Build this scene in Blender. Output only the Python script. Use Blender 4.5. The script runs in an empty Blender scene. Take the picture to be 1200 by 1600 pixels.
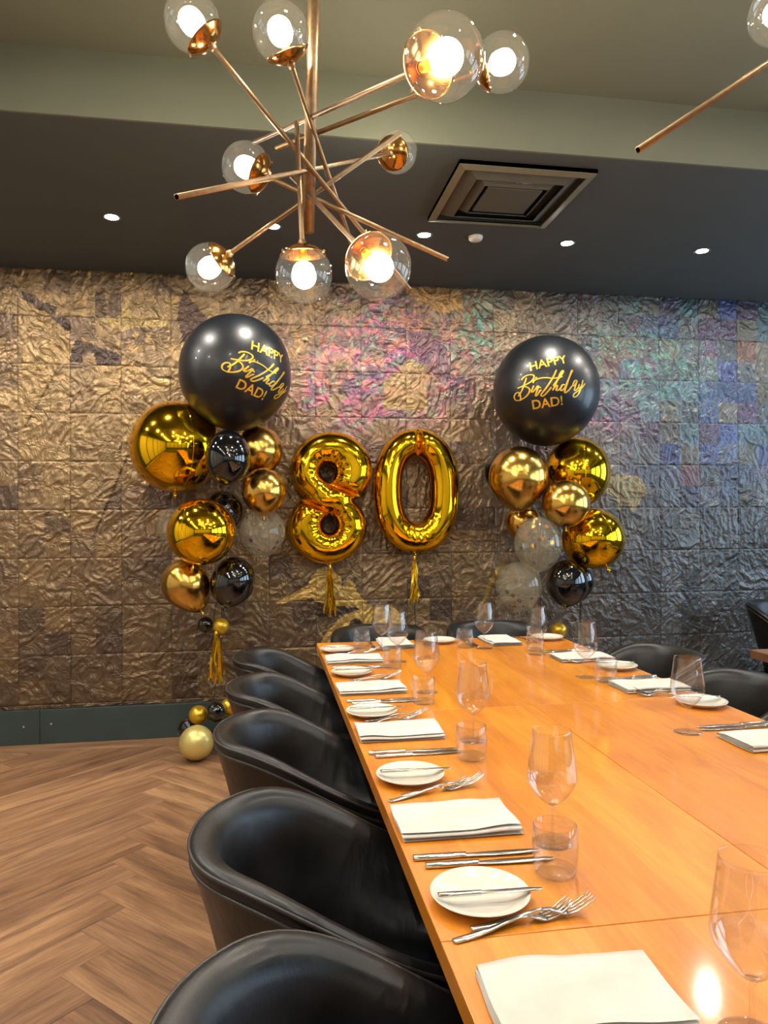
import bpy, bmesh, math, random
import numpy as np
from mathutils import Vector, Matrix

random.seed(7)
RNG = np.random.default_rng(11)
scene = bpy.context.scene
COL = scene.collection

# ------------------------------------------------------------------ camera
CAM_H = 1.37
FPX = 1150.0
yaw = math.atan(188.0 / FPX)
slope = -38.0 / 7008.0
pitch = math.atan((6 + slope * 188) / FPX)
roll = math.atan(slope)
fw = Vector((math.sin(yaw) * math.cos(pitch), math.cos(yaw) * math.cos(pitch), math.sin(pitch)))
r0 = Vector((math.cos(yaw), -math.sin(yaw), 0))
u0 = r0.cross(fw)
cr, sr = math.cos(roll), math.sin(roll)
rt = r0 * cr + u0 * sr
up = u0 * cr - r0 * sr
cam_data = bpy.data.cameras.new('camera')
cam = bpy.data.objects.new('camera', cam_data)
COL.objects.link(cam)
cam_data.sensor_fit = 'HORIZONTAL'
cam_data.sensor_width = 36.0
cam_data.lens = 36.0 * FPX / 1200.0
cam_data.clip_start = 0.02
M4 = Matrix((rt, up, -fw)).transposed().to_4x4()
M4.translation = Vector((0, 0, CAM_H))
cam.matrix_world = M4
scene.camera = cam

# ------------------------------------------------------------------ world, exposure
world = bpy.data.worlds.new('daylight')
scene.world = world
world.use_nodes = True
bg = world.node_tree.nodes['Background']
bg.inputs[0].default_value = (0.62, 0.80, 1.0, 1)
bg.inputs[1].default_value = 4.0
vs = scene.view_settings
vs.view_transform = 'Standard'
vs.look = 'None'
vs.gamma = 1.0
vs.use_curve_mapping = False
vs.exposure = 0.98
BULB_E = 70.0
SPOT_E = 800.0
try:
    scene.cycles.max_bounces = 10
    scene.cycles.transparent_max_bounces = 24
    scene.cycles.caustics_reflective = False
    scene.cycles.caustics_refractive = False
    scene.cycles.sample_clamp_indirect = 6.0
except Exception:
    pass

# room sizes
XL, XR, YB, YW = -3.0, 4.8, -3.2, 4.74
ZS, ZC = 2.882, 3.135         # soffit and raised ceiling
CX0, CX1, CY0, CY1 = -1.3, 3.9, -2.0, 2.917   # raised part of the ceiling
TX0, TX1, TY0, TY1, TZ = 0.25, 1.478, -0.2, 3.585, 0.75

# ------------------------------------------------------------------ helpers
def lin(c):
    o = []
    for v in c[:3]:
        v = v / 255.0
        o.append(v / 12.92 if v <= 0.04045 else ((v + 0.055) / 1.055) ** 2.4)
    return tuple(o) + (1.0,)

def link(o, parent=None):
    COL.objects.link(o)
    if parent is not None:
        o.parent = parent
    return o

def tag(o, label=None, cat=None, group=None, kind=None):
    if label: o['label'] = label
    if cat: o['category'] = cat
    if group: o['group'] = group
    if kind: o['kind'] = kind
    return o

def empty(name, loc=(0, 0, 0), rz=0.0):
    o = bpy.data.objects.new(name, None)
    o.empty_display_size = 0.05
    o.location = loc
    o.rotation_euler = (0, 0, rz)
    return link(o)

def mesh_obj(name, verts, faces, m, parent=None, smooth=True, loc=None):
    me = bpy.data.meshes.new(name)
    me.from_pydata([tuple(v) for v in verts], [], [tuple(f) for f in faces])
    if smooth:
        me.polygons.foreach_set('use_smooth', [True] * len(me.polygons))
    me.materials.append(m)
    me.update()
    o = bpy.data.objects.new(name, me)
    if loc is not None:
        o.location = loc
    return link(o, parent)

def bm_obj(name, bm, m, parent=None, smooth=False, loc=None):
    me = bpy.data.meshes.new(name)
    bmesh.ops.recalc_face_normals(bm, faces=bm.faces)
    bm.to_mesh(me)
    bm.free()
    if smooth:
        me.polygons.foreach_set('use_smooth', [True] * len(me.polygons))
    me.materials.append(m)
    o = bpy.data.objects.new(name, me)
    if loc is not None:
        o.location = loc
    return link(o, parent)

def box_bm(bm, x0, x1, y0, y1, z0, z1, bevel=0.0):
    vs_ = [bm.verts.new(p) for p in ((x0, y0, z0), (x1, y0, z0), (x1, y1, z0), (x0, y1, z0),
                                     (x0, y0, z1), (x1, y0, z1), (x1, y1, z1), (x0, y1, z1))]
    fs = [bm.faces.new([vs_[i] for i in f]) for f in ((0, 3, 2, 1), (4, 5, 6, 7), (0, 1, 5, 4), (1, 2, 6, 5), (2, 3, 7, 6), (3, 0, 4, 7))]
    if bevel:
        es = list({e for f in fs for e in f.edges})
        bmesh.ops.bevel(bm, geom=es, offset=bevel, segments=2, affect='EDGES', profile=0.5)

def box(name, x0, x1, y0, y1, z0, z1, m, parent=None, bevel=0.0):
    bm = bmesh.new()
    box_bm(bm, x0, x1, y0, y1, z0, z1, bevel)
    return bm_obj(name, bm, m, parent)

def lathe(profile, n=40):
    """profile: list of (r, z); returns verts, faces around z."""
    V, F, rings = [], [], []
    for r, z in profile:
        if r < 1e-6:
            V.append((0, 0, z)); rings.append([len(V) - 1])
        else:
            s = len(V)
            for k in range(n):
                a = 2 * math.pi * k / n
                V.append((r * math.cos(a), r * math.sin(a), z))
            rings.append(list(range(s, s + n)))
    for a, b in zip(rings[:-1], rings[1:]):
        for k in range(n):
            k2 = (k + 1) % n
            if len(a) == 1 and len(b) == 1: continue
            if len(a) == 1: F.append((a[0], b[k2], b[k]))
            elif len(b) == 1: F.append((a[k], a[k2], b[0]))
            else: F.append((a[k], a[k2], b[k2], b[k]))
    return V, F

def frame_from(d):
    d = Vector(d).normalized()
    a = Vector((0, 0, 1)) if abs(d.z) < 0.95 else Vector((1, 0, 0))
    x = a.cross(d).normalized()
    y = d.cross(x)
    return x, y, d

def tube(points, r, n=10, cap=True):
    P = [Vector(p) for p in points]
    V, F = [], []
    x = None
    for i, p in enumerate(P):
        if i == 0: d = P[1] - P[0]
        elif i == len(P) - 1: d = P[-1] - P[-2]
        else: d = P[i + 1] - P[i - 1]
        d.normalize()
        if x is None:
            x, y, _ = frame_from(d)
        else:
            x = (x - d * x.dot(d)).normalized(); y = d.cross(x)
        rr = r[i] if isinstance(r, (list, tuple)) else r
        for k in range(n):
            a = 2 * math.pi * k / n
            V.append(p + x * (rr * math.cos(a)) + y * (rr * math.sin(a)))
    for i in range(len(P) - 1):
        for k in range(n):
            k2 = (k + 1) % n
            F.append((i * n + k, i * n + k2, (i + 1) * n + k2, (i + 1) * n + k))
    if cap:
        F.append(tuple(range(n))[::-1]); F.append(tuple((len(P) - 1) * n + k for k in range(n)))
    return V, F

def copy_tree(o, parent=None):
    c = o.copy()
    COL.objects.link(c)
    c.parent = parent
    for ch in list(o.children):
        copy_tree(ch, c)
    return c

def catmull(pts, per=8):
    P = [np.array(p, float) for p in pts]
    P = [2 * P[0] - P[1]] + P + [2 * P[-1] - P[-2]]
    out = []
    for i in range(1, len(P) - 2):
        for k in range(per):
            t = k / per
            out.append(0.5 * (2 * P[i] + (P[i + 1] - P[i - 1]) * t + (2 * P[i - 1] - 5 * P[i] + 4 * P[i + 1] - P[i + 2]) * t * t
                              + (3 * P[i] - P[i - 1] - 3 * P[i + 1] + P[i + 2]) * t ** 3))
    out.append(P[-2])
    return out

# ------------------------------------------------------------------ materials
def new_mat(name):
    m = bpy.data.materials.new(name)
    m.use_nodes = True
    nt = m.node_tree
    return m, nt, nt.nodes['Principled BSDF'], nt.nodes['Material Output']

def node(nt, t, **kw):
    n = nt.nodes.new(t)
    for k, v in kw.items():
        setattr(n, k, v)
    return n

def tex_noise(nt, vec, scale, detail=4, rough=0.5):
    n = node(nt, 'ShaderNodeTexNoise')
    n.inputs['Scale'].default_value = scale
    n.inputs['Detail'].default_value = detail
    n.inputs['Roughness'].default_value = rough
    if vec is not None:
        nt.links.new(vec, n.inputs['Vector'])
    return n

def ramp(nt, fac, stops):
    r = node(nt, 'ShaderNodeValToRGB')
    el = r.color_ramp.elements
    while len(el) < len(stops): el.new(0.5)
    for e, (p, c) in zip(el, stops):
        e.position = p; e.color = c
    nt.links.new(fac, r.inputs['Fac'])
    return r

def mapping(nt, scale=(1, 1, 1), kind='Object'):
    tc = node(nt, 'ShaderNodeTexCoord')
    mp = node(nt, 'ShaderNodeMapping')
    mp.inputs['Scale'].default_value = scale
    nt.links.new(tc.outputs[kind], mp.inputs['Vector'])
    return mp.outputs['Vector']

def bump(nt, p, h, strength=0.2, dist=0.01):
    b = node(nt, 'ShaderNodeBump')
    b.inputs['Strength'].default_value = strength
    b.inputs['Distance'].default_value = dist
    nt.links.new(h, b.inputs['Height'])
    nt.links.new(b.outputs['Normal'], p.inputs['Normal'])
    return b

def plain(name, rgb, rough=0.5, metal=0.0, coat=0.0, noise=0.08, nscale=30, bstr=0.0, spec=0.5, coat_rough=0.05):
    """Principled with a slight procedural tone variation (and optional fine relief)."""
    m, nt, p, out = new_mat(name)
    c = lin(rgb)
    v = mapping(nt)
    n = tex_noise(nt, v, nscale, 3)
    lo = tuple(x * (1 - noise) for x in c[:3]) + (1,)
    hi = tuple(min(1, x * (1 + noise)) for x in c[:3]) + (1,)
    r = ramp(nt, n.outputs['Fac'], [(0.3, lo), (0.7, hi)])
    nt.links.new(r.outputs['Color'], p.inputs['Base Color'])
    p.inputs['Roughness'].default_value = rough
    p.inputs['Metallic'].default_value = metal
    p.inputs['Coat Weight'].default_value = coat
    p.inputs['Coat Roughness'].default_value = coat_rough
    p.inputs['Specular IOR Level'].default_value = spec
    if bstr:
        bump(nt, p, n.outputs['Fac'], bstr, 0.004)
    return m

def emission(name, rgb, strength):
    m = bpy.data.materials.new(name); m.use_nodes = True
    nt = m.node_tree
    nt.nodes.remove(nt.nodes['Principled BSDF'])
    e = node(nt, 'ShaderNodeEmission')
    e.inputs['Color'].default_value = (*rgb, 1)
    e.inputs['Strength'].default_value = strength
    nt.links.new(e.outputs[0], nt.nodes['Material Output'].inputs['Surface'])
    return m

def thin_glass(name, tint=(1, 1, 1), ior=1.5, haze=0.0, rough=0.0, haze_rgb=(0.9, 0.88, 0.8)):
    """A thin pane of glass: passes light straight on, mirrors by Fresnel."""
    m = bpy.data.materials.new(name); m.use_nodes = True
    nt = m.node_tree
    nt.nodes.remove(nt.nodes['Principled BSDF'])
    tr = node(nt, 'ShaderNodeBsdfTransparent'); tr.inputs[0].default_value = (*tint, 1)
    gl = node(nt, 'ShaderNodeBsdfGlossy'); gl.inputs['Roughness'].default_value = rough
    fr = node(nt, 'ShaderNodeFresnel')
    # the same reflectance from both sides of the thin wall
    ge = node(nt, 'ShaderNodeNewGeometry')
    mr = node(nt, 'ShaderNodeMapRange'); mr.inputs['To Min'].default_value = ior; mr.inputs['To Max'].default_value = 1.0 / ior
    nt.links.new(ge.outputs['Backfacing'], mr.inputs['Value']); nt.links.new(mr.outputs[0], fr.inputs['IOR'])
    mx = node(nt, 'ShaderNodeMixShader')
    nt.links.new(fr.outputs[0], mx.inputs[0])
    last = tr
    if haze:
        df = node(nt, 'ShaderNodeBsdfDiffuse'); df.inputs[0].default_value = (*haze_rgb, 1)
        m2 = node(nt, 'ShaderNodeMixShader'); m2.inputs[0].default_value = haze
        nt.links.new(tr.outputs[0], m2.inputs[1]); nt.links.new(df.outputs[0], m2.inputs[2])
        last = m2
    nt.links.new(last.outputs[0], mx.inputs[1]); nt.links.new(gl.outputs[0], mx.inputs[2])
    nt.links.new(mx.outputs[0], nt.nodes['Material Output'].inputs['Surface'])
    return m

MAT = {}
MAT['soffit'] = plain('slate_ceiling_paint', (74, 80, 80), 0.6, noise=0.05, nscale=3, bstr=0.02)
MAT['ceiling'] = plain('olive_grey_ceiling_paint', (112, 114, 96), 0.7, noise=0.04, nscale=3)
MAT['baseboard'] = plain('dark_teal_paint', (52, 66, 66), 0.35, noise=0.1, nscale=6)
MAT['backing'] = plain('wall_backing', (70, 58, 46), 0.7)
MAT['wall_white'] = plain('cream_panel', (196, 188, 170), 0.5, noise=0.03)
MAT['wall_dark'] = plain('slate_wall', (70, 76, 74), 0.6)
MAT['steel_frame'] = plain('dark_frame', (45, 45, 44), 0.4)
MAT['brass'] = plain('aged_brass', (164, 134, 100), 0.4, 0.9, noise=0.15, nscale=60)
MAT['brass_cup'] = plain('brushed_brass', (196, 142, 76), 0.17, 1.0, noise=0.15, nscale=50)
MAT['socket'] = plain('brass_socket', (220, 150, 60), 0.35, 0.8)
MAT['bulb'] = emission('frosted_bulb_lit', (1.0, 0.86, 0.66), BULB_E)
MAT['spot'] = emission('downlight_lit', (1.0, 0.93, 0.82), SPOT_E)
MAT['globe'] = thin_glass('clear_globe_glass', (0.985, 0.985, 0.97), 1.6, 0.006, 0.0, (0.95, 0.95, 0.9))
MAT['glass'] = thin_glass('thin_drinking_glass', (0.985, 0.988, 0.988), 1.75, 0.003)
MAT['pane'] = thin_glass('window_pane_glass', (0.95, 0.97, 0.97), 1.5)
MAT['trim_white'] = plain('white_plastic', (225, 220, 210), 0.4, noise=0.02)
MAT['vent'] = plain('painted_metal_vent', (84, 84, 76), 0.5, noise=0.06, nscale=5)
MAT['vent_in'] = plain('vent_dark_blade', (36, 38, 38), 0.55, noise=0.06, nscale=5)
MAT['vent_frame'] = plain('vent_pale_frame', (118, 114, 96), 0.5, noise=0.05, nscale=5)
MAT['porcelain'] = plain('white_porcelain', (212, 207, 194), 0.12, coat=0.6, noise=0.01)
MAT['silver'] = plain('polished_cutlery_steel', (216, 210, 200), 0.16, 1.0, noise=0.05, nscale=40)
MAT['black_metal'] = plain('black_metal', (22, 22, 24), 0.4, 0.6)
MAT['string'] = plain('black_string', (16, 15, 15), 0.6)
MAT['screw'] = plain('bright_screw', (215, 210, 200), 0.3, 0.8)

MAT['glass_solid'] = thin_glass('solid_clear_glass', (0.97, 0.98, 0.98), 1.7, 0.006)

def linen():
    m, nt, p, out = new_mat('white_linen')
    v = mapping(nt, (1, 1, 1))
    n = tex_noise(nt, v, 14, 3)
    r = ramp(nt, n.outputs['Fac'], [(0.3, lin((194, 188, 177))), (0.7, lin((208, 203, 193)))])
    nt.links.new(r.outputs['Color'], p.inputs['Base Color'])
    p.inputs['Roughness'].default_value = 0.9
    w = tex_noise(nt, v, 900, 2)
    bump(nt, p, w.outputs['Fac'], 0.12, 0.001)
    return m
MAT['linen'] = linen()

def leather():
    m, nt, p, out = new_mat('black_leather')
    v = mapping(nt)
    n = tex_noise(nt, v, 9, 5, 0.6)
    r = ramp(nt, n.outputs['Fac'], [(0.35, lin((9, 10, 12))), (0.75, lin((20, 20, 22)))])
    nt.links.new(r.outputs['Color'], p.inputs['Base Color'])
    rr = ramp(nt, n.outputs['Fac'], [(0.3, (0.30,) * 3 + (1,)), (0.75, (0.46,) * 3 + (1,))])
    nt.links.new(rr.outputs['Color'], p.inputs['Roughness'])
    f = tex_noise(nt, v, 350, 3)
    b1 = bump(nt, p, f.outputs['Fac'], 0.12, 0.001)
    cre = tex_noise(nt, mapping(nt, (22, 22, 4)), 1.0, 4, 0.6)
    b2 = node(nt, 'ShaderNodeBump'); b2.inputs['Strength'].default_value = 0.25; b2.inputs['Distance'].default_value = 0.006
    nt.links.new(cre.outputs['Fac'], b2.inputs['Height'])
    nt.links.new(b2.outputs['Normal'], b1.inputs['Normal'])
    p.inputs['Specular IOR Level'].default_value = 0.42
    return m
MAT['leather'] = leather()
MAT['piping'] = plain('worn_leather_piping', (40, 38, 37), 0.38, noise=0.25, nscale=40)

def balloon_mat(name, rgb, rough, metal, coat=0.0, noise=0.03, spec=0.5):
    return plain(name, rgb, rough, metal, coat, noise, 6, spec=spec)
MAT['latex_satin'] = balloon_mat('black_satin_latex', (15, 18, 23), 0.38, 0.0, 0.15, spec=0.5)
MAT['latex_black'] = balloon_mat('black_gloss_latex', (9, 9, 10), 0.09, 0.0, 1.0)
MAT['chrome_gold'] = balloon_mat('gold_chrome_latex', (216, 172, 82), 0.2, 1.0, 0.3)
MAT['foil_gold'] = balloon_mat('gold_mirror_foil', (250, 196, 30), 0.09, 1.0)
MAT['pearl_gold'] = balloon_mat('pale_gold_pearl_latex', (214, 196, 120), 0.32, 0.45, 0.5)
MAT['matte_gold'] = balloon_mat('gold_latex', (206, 166, 40), 0.26, 0.6, 0.5)
MAT['clear_latex'] = thin_glass('clear_latex', (0.94, 0.92, 0.86), 1.5, 0.11, 0.02, (0.85, 0.78, 0.6))
MAT['confetti_gold'] = plain('confetti_gold', (230, 170, 40), 0.2, 1.0)
MAT['confetti_dark'] = plain('confetti_bronze', (60, 42, 20), 0.3, 0.9)
MAT['print_gold'] = plain('gold_print', (226, 180, 66), 0.35, 0.55, noise=0.12, nscale=25)
MAT['tassel'] = plain('gold_foil_fringe', (240, 196, 60), 0.28, 1.0, noise=0.2, nscale=60)

def table_wood():
    m, nt, p, out = new_mat('honey_maple_veneer')
    tc = node(nt, 'ShaderNodeTexCoord')
    oi = node(nt, 'ShaderNodeObjectInfo')
    off = node(nt, 'ShaderNodeVectorMath', operation='MULTIPLY_ADD')
    comb = node(nt, 'ShaderNodeCombineXYZ')
    for i in range(3): nt.links.new(oi.outputs['Random'], comb.inputs[i])
    nt.links.new(comb.outputs[0], off.inputs[0]); off.inputs[1].default_value = (3.1, 7.7, 5.3)
    nt.links.new(tc.outputs['Object'], off.inputs[2])
    # staves of veneer, 0.15 m wide, running along the table
    sep = node(nt, 'ShaderNodeSeparateXYZ'); nt.links.new(off.outputs[0], sep.inputs[0])
    dv = node(nt, 'ShaderNodeMath', operation='MULTIPLY'); dv.inputs[1].default_value = 1 / 0.152
    nt.links.new(sep.outputs['X'], dv.inputs[0])
    fl = node(nt, 'ShaderNodeMath', operation='FLOOR'); nt.links.new(dv.outputs[0], fl.inputs[0])
    wn = node(nt, 'ShaderNodeTexWhiteNoise', noise_dimensions='1D'); nt.links.new(fl.outputs[0], wn.inputs['W'])
    mp = node(nt, 'ShaderNodeMapping'); mp.inputs['Scale'].default_value = (9, 1.6, 1)
    nt.links.new(off.outputs[0], mp.inputs[0])
    n1 = tex_noise(nt, mp.outputs[0], 1.6, 6, 0.6)
    n1.inputs['Distortion'].default_value = 0.9
    mp2 = node(nt, 'ShaderNodeMapping'); mp2.inputs['Scale'].default_value = (120, 6, 1)
    nt.links.new(off.outputs[0], mp2.inputs[0])
    n2 = tex_noise(nt, mp2.outputs[0], 1.0, 3, 0.6)
    r = ramp(nt, n1.outputs['Fac'], [(0.25, lin((198, 114, 22))), (0.5, lin((220, 138, 34))), (0.8, lin((232, 156, 50)))])
    mixa = node(nt, 'ShaderNodeMixRGB', blend_type='MULTIPLY'); mixa.inputs[0].default_value = 0.35
    ra = ramp(nt, wn.outputs['Value'], [(0.0, lin((205, 170, 130))), (1.0, (1, 1, 1, 1))])
    nt.links.new(r.outputs[0], mixa.inputs[1]); nt.links.new(ra.outputs[0], mixa.inputs[2])
    mixb = node(nt, 'ShaderNodeMixRGB', blend_type='MULTIPLY'); mixb.inputs[0].default_value = 0.16
    rb = ramp(nt, n2.outputs['Fac'], [(0.35, lin((150, 110, 70))), (0.65, (1, 1, 1, 1))])
    nt.links.new(mixa.outputs[0], mixb.inputs[1]); nt.links.new(rb.outputs[0], mixb.inputs[2])
    nt.links.new(mixb.outputs[0], p.inputs['Base Color'])
    p.inputs['Roughness'].default_value = 0.38
    p.inputs['Coat Weight'].default_value = 0.5
    p.inputs['Coat Roughness'].default_value = 0.09
    return m
MAT['table'] = table_wood()

def plank_wood():
    m, nt, p, out = new_mat('oak_plank')
    tc = node(nt, 'ShaderNodeTexCoord')
    oi = node(nt, 'ShaderNodeObjectInfo')
    comb = node(nt, 'ShaderNodeCombineXYZ')
    for i in range(3): nt.links.new(oi.outputs['Random'], comb.inputs[i])
    off = node(nt, 'ShaderNodeVectorMath', operation='MULTIPLY_ADD')
    off.inputs[1].default_value = (37.0, 53.0, 11.0)
    nt.links.new(comb.outputs[0], off.inputs[0]); nt.links.new(tc.outputs['Object'], off.inputs[2])
    mp = node(nt, 'ShaderNodeMapping'); mp.inputs['Scale'].default_value = (1.5, 13, 1)
    nt.links.new(off.outputs[0], mp.inputs[0])
    n1 = tex_noise(nt, mp.outputs[0], 1.0, 6, 0.62); n1.inputs['Distortion'].default_value = 0.6
    mp2 = node(nt, 'ShaderNodeMapping'); mp2.inputs['Scale'].default_value = (7, 130, 1)
    nt.links.new(off.outputs[0], mp2.inputs[0])
    n2 = tex_noise(nt, mp2.outputs[0], 1.0, 4, 0.65)
    r = ramp(nt, n1.outputs['Fac'], [(0.28, lin((100, 72, 54))), (0.45, lin((150, 112, 82))), (0.62, lin((184, 142, 104))), (0.8, lin((204, 164, 122)))])
    mix = node(nt, 'ShaderNodeMixRGB', blend_type='MULTIPLY'); mix.inputs[0].default_value = 0.38
    rb = ramp(nt, n2.outputs['Fac'], [(0.32, lin((120, 96, 78))), (0.6, (1, 1, 1, 1))])
    nt.links.new(r.outputs[0], mix.inputs[1]); nt.links.new(rb.outputs[0], mix.inputs[2])
    tone = ramp(nt, oi.outputs['Random'], [(0.0, lin((208, 200, 196))), (0.5, lin((235, 230, 225))), (1.0, (1, 1, 1, 1))])
    mix2 = node(nt, 'ShaderNodeMixRGB', blend_type='MULTIPLY'); mix2.inputs[0].default_value = 0.8
    nt.links.new(mix.outputs[0], mix2.inputs[1]); nt.links.new(tone.outputs[0], mix2.inputs[2])
    nt.links.new(mix2.outputs[0], p.inputs['Base Color'])
    p.inputs['Roughness'].default_value = 0.42
    bump(nt, p, n2.outputs['Fac'], 0.12, 0.001)
    return m
MAT['plank'] = plank_wood()
MAT['subfloor'] = plain('dark_subfloor', (70, 50, 36), 0.8)
MAT['walnut'] = plain('brown_wood', (110, 74, 52), 0.4, noise=0.2, nscale=8)

def foil_wall():
    m, nt, p, out = new_mat('crumpled_metal_leaf')
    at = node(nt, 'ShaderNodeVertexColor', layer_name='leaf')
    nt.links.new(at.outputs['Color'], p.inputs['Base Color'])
    p.inputs['Metallic'].default_value = 0.58
    p.inputs['Roughness'].default_value = 0.39
    tc = node(nt, 'ShaderNodeTexCoord')
    oi = node(nt, 'ShaderNodeObjectInfo')
    off = node(nt, 'ShaderNodeVectorMath', operation='ADD')
    nt.links.new(tc.outputs['Object'], off.inputs[0]); nt.links.new(oi.outputs['Location'], off.inputs[1])
    n = tex_noise(nt, off.outputs[0], 8.5, 3, 0.6); n.inputs['Distortion'].default_value = 0.8
    sub = node(nt, 'ShaderNodeMath', operation='SUBTRACT'); sub.inputs[1].default_value = 0.5
    ab = node(nt, 'ShaderNodeMath', operation='ABSOLUTE')
    pw = node(nt, 'ShaderNodeMath', operation='POWER'); pw.inputs[1].default_value = 0.7
    nt.links.new(n.outputs['Fac'], sub.inputs[0]); nt.links.new(sub.outputs[0], ab.inputs[0]); nt.links.new(ab.outputs[0], pw.inputs[0])
    b = bump(nt, p, pw.outputs[0], 0.5, 0.03)
    n2 = tex_noise(nt, off.outputs[0], 40, 3, 0.6)
    b2 = node(nt, 'ShaderNodeBump'); b2.inputs['Strength'].default_value = 0.35; b2.inputs['Distance'].default_value = 0.006
    nt.links.new(n2.outputs['Fac'], b2.inputs['Height']); nt.links.new(b2.outputs['Normal'], b.inputs['Normal'])
    return m
MAT['foil_wall'] = foil_wall()

# ------------------------------------------------------------------ room shell
def struct(o):
    o['kind'] = 'structure'
    return o

floor = struct(box('floor', XL, XR, YB, YW + 0.1, -0.12, -0.006, MAT['subfloor']))
floor['label'] = 'brown oak herringbone plank floor'

# planks: herringbone at 45 degrees with a straight border row along the art wall
PW, PL = 0.1736, 1.22
S2 = math.sqrt(2)
def clip_poly(poly, a, b, c):
    """keep a*x+b*y<=c"""
    out = []
    for i in range(len(poly)):
        p, q = poly[i], poly[(i + 1) % len(poly)]
        dp, dq = a * p[0] + b * p[1] - c, a * q[0] + b * q[1] - c
        if dp <= 0: out.append(p)
        if dp * dq < 0:
            t = dp / (dp - dq)
            out.append((p[0] + (q[0] - p[0]) * t, p[1] + (q[1] - p[1]) * t))
    return out

def plank(poly, ang):
    cx = sum(p[0] for p in poly) / len(poly); cy = sum(p[1] for p in poly) / len(poly)
    ca, sa = math.cos(-ang), math.sin(-ang)
    loc = [((x - cx) * ca - (y - cy) * sa, (x - cx) * sa + (y - cy) * ca) for x, y in poly]
    # shrink by the joint, chamfer the top edge
    def shrink(pts, d):
        n = len(pts); res = []
        for i in range(n):
            p0, p1, p2 = Vector(pts[i - 1]), Vector(pts[i]), Vector(pts[(i + 1) % n])
            e1 = (p1 - p0); e2 = (p2 - p1)
            if e1.length < 1e-6 or e2.length < 1e-6:
                res.append(tuple(p1)); continue
            e1.normalize(); e2.normalize()
            n1 = Vector((-e1.y, e1.x)); n2 = Vector((-e2.y, e2.x))
            k = 1 + n1.dot(n2)
            res.append(tuple(p1 + (n1 + n2) * (d / max(k, 0.25))))
        return res
    base = shrink(loc, 0.0004); top = shrink(loc, 0.0014)
    n = len(base)
    V = [(x, y, -0.006) for x, y in base] + [(x, y, -0.0009) for x, y in base] + [(x, y, 0.0) for x, y in top]
    F = []
    for l in (0, n):
        for i in range(n):
            j = (i + 1) % n
            F.append((l + i, l + j, l + n + j, l + n + i))
    F.append(tuple(range(2 * n, 3 * n)))
    o = mesh_obj('plank', V, F, MAT['plank'], floor, smooth=False, loc=(cx, cy, 0))
    o.rotation_euler = (0, 0, ang)

x0h = -0.483 - PL / S2
y0h = 2.207 - PL / S2
YBORD = YW - PW
def uv2w(u, v): return (x0h + (u - v) / S2, y0h + (u + v) / S2)
def poly_area(p): return 0.5 * sum(p[i][0] * p[(i + 1) % len(p)][1] - p[(i + 1) % len(p)][0] * p[i][1] for i in range(len(p)))
for j in range(-6, 7):
    for n in range(-45, 45):
        for kind in (0, 1):
            if kind == 0: u_, v_, du, dv, ang = n * PW, n * PW, PL, PW, math.pi / 4
            else: u_, v_, du, dv, ang = n * PW, (n + 1) * PW, PW, PL, 3 * math.pi / 4
            u_ += j * PL; v_ -= j * PL
            poly = [uv2w(u_, v_), uv2w(u_ + du, v_), uv2w(u_ + du, v_ + dv), uv2w(u_, v_ + dv)]
            for (a, b, c) in ((0, 1, YBORD), (0, -1, 0.9), (1, 0, XR - 0.6), (-1, 0, 2.98)):
                poly = clip_poly(poly, a, b, c)
                if len(poly) < 3: break
            if len(poly) >= 3 and abs(poly_area(poly)) > 0.006:
                if poly_area(poly) < 0: poly = poly[::-1]
                plank(poly, ang)
bx = XL
first = True
while bx < XR - 0.01:
    e = min(XR, bx + (2.283 if first else 1.22)); first = False
    if e - bx > 1.3:
        plank([(bx, YBORD), (bx + 1.06, YBORD), (bx + 1.06, YW), (bx, YW)], 0.0); bx += 1.06
    plank([(bx, YBORD), (e, YBORD), (e, YW), (bx, YW)], 0.0)
    bx = e

wall_back = struct(box('wall_back', XL - 0.1, XR + 0.1, YW + 0.012, YW + 0.15, 0, ZC + 0.1, MAT['backing']))
wall_back['label'] = 'feature wall clad in crumpled metallic leaf squares'
wall_left = struct(box('wall_left', XL - 0.12, XL, YB, YW, 0, ZC + 0.1, MAT['wall_dark']))
# cream panels of the left wall, seen only in the mirror balloons
for k in range(7):
    y_a = YB + 0.25 + k * 1.05
    box('panel', XL, XL + 0.03, y_a, y_a + 0.92, 0.25, 2.55, MAT['wall_white'], wall_left, 0.008)
wall_rear = struct(box('wall_rear', XL, XR, YB - 0.12, YB, 0, ZC + 0.1, MAT['wall_dark']))
for k in range(6):
    x_a = XL + 0.3 + k * 1.25
    box('panel', x_a, x_a + 1.1, YB, YB + 0.03, 0.9, 2.4, MAT['wall_white'], wall_rear, 0.008)

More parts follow.
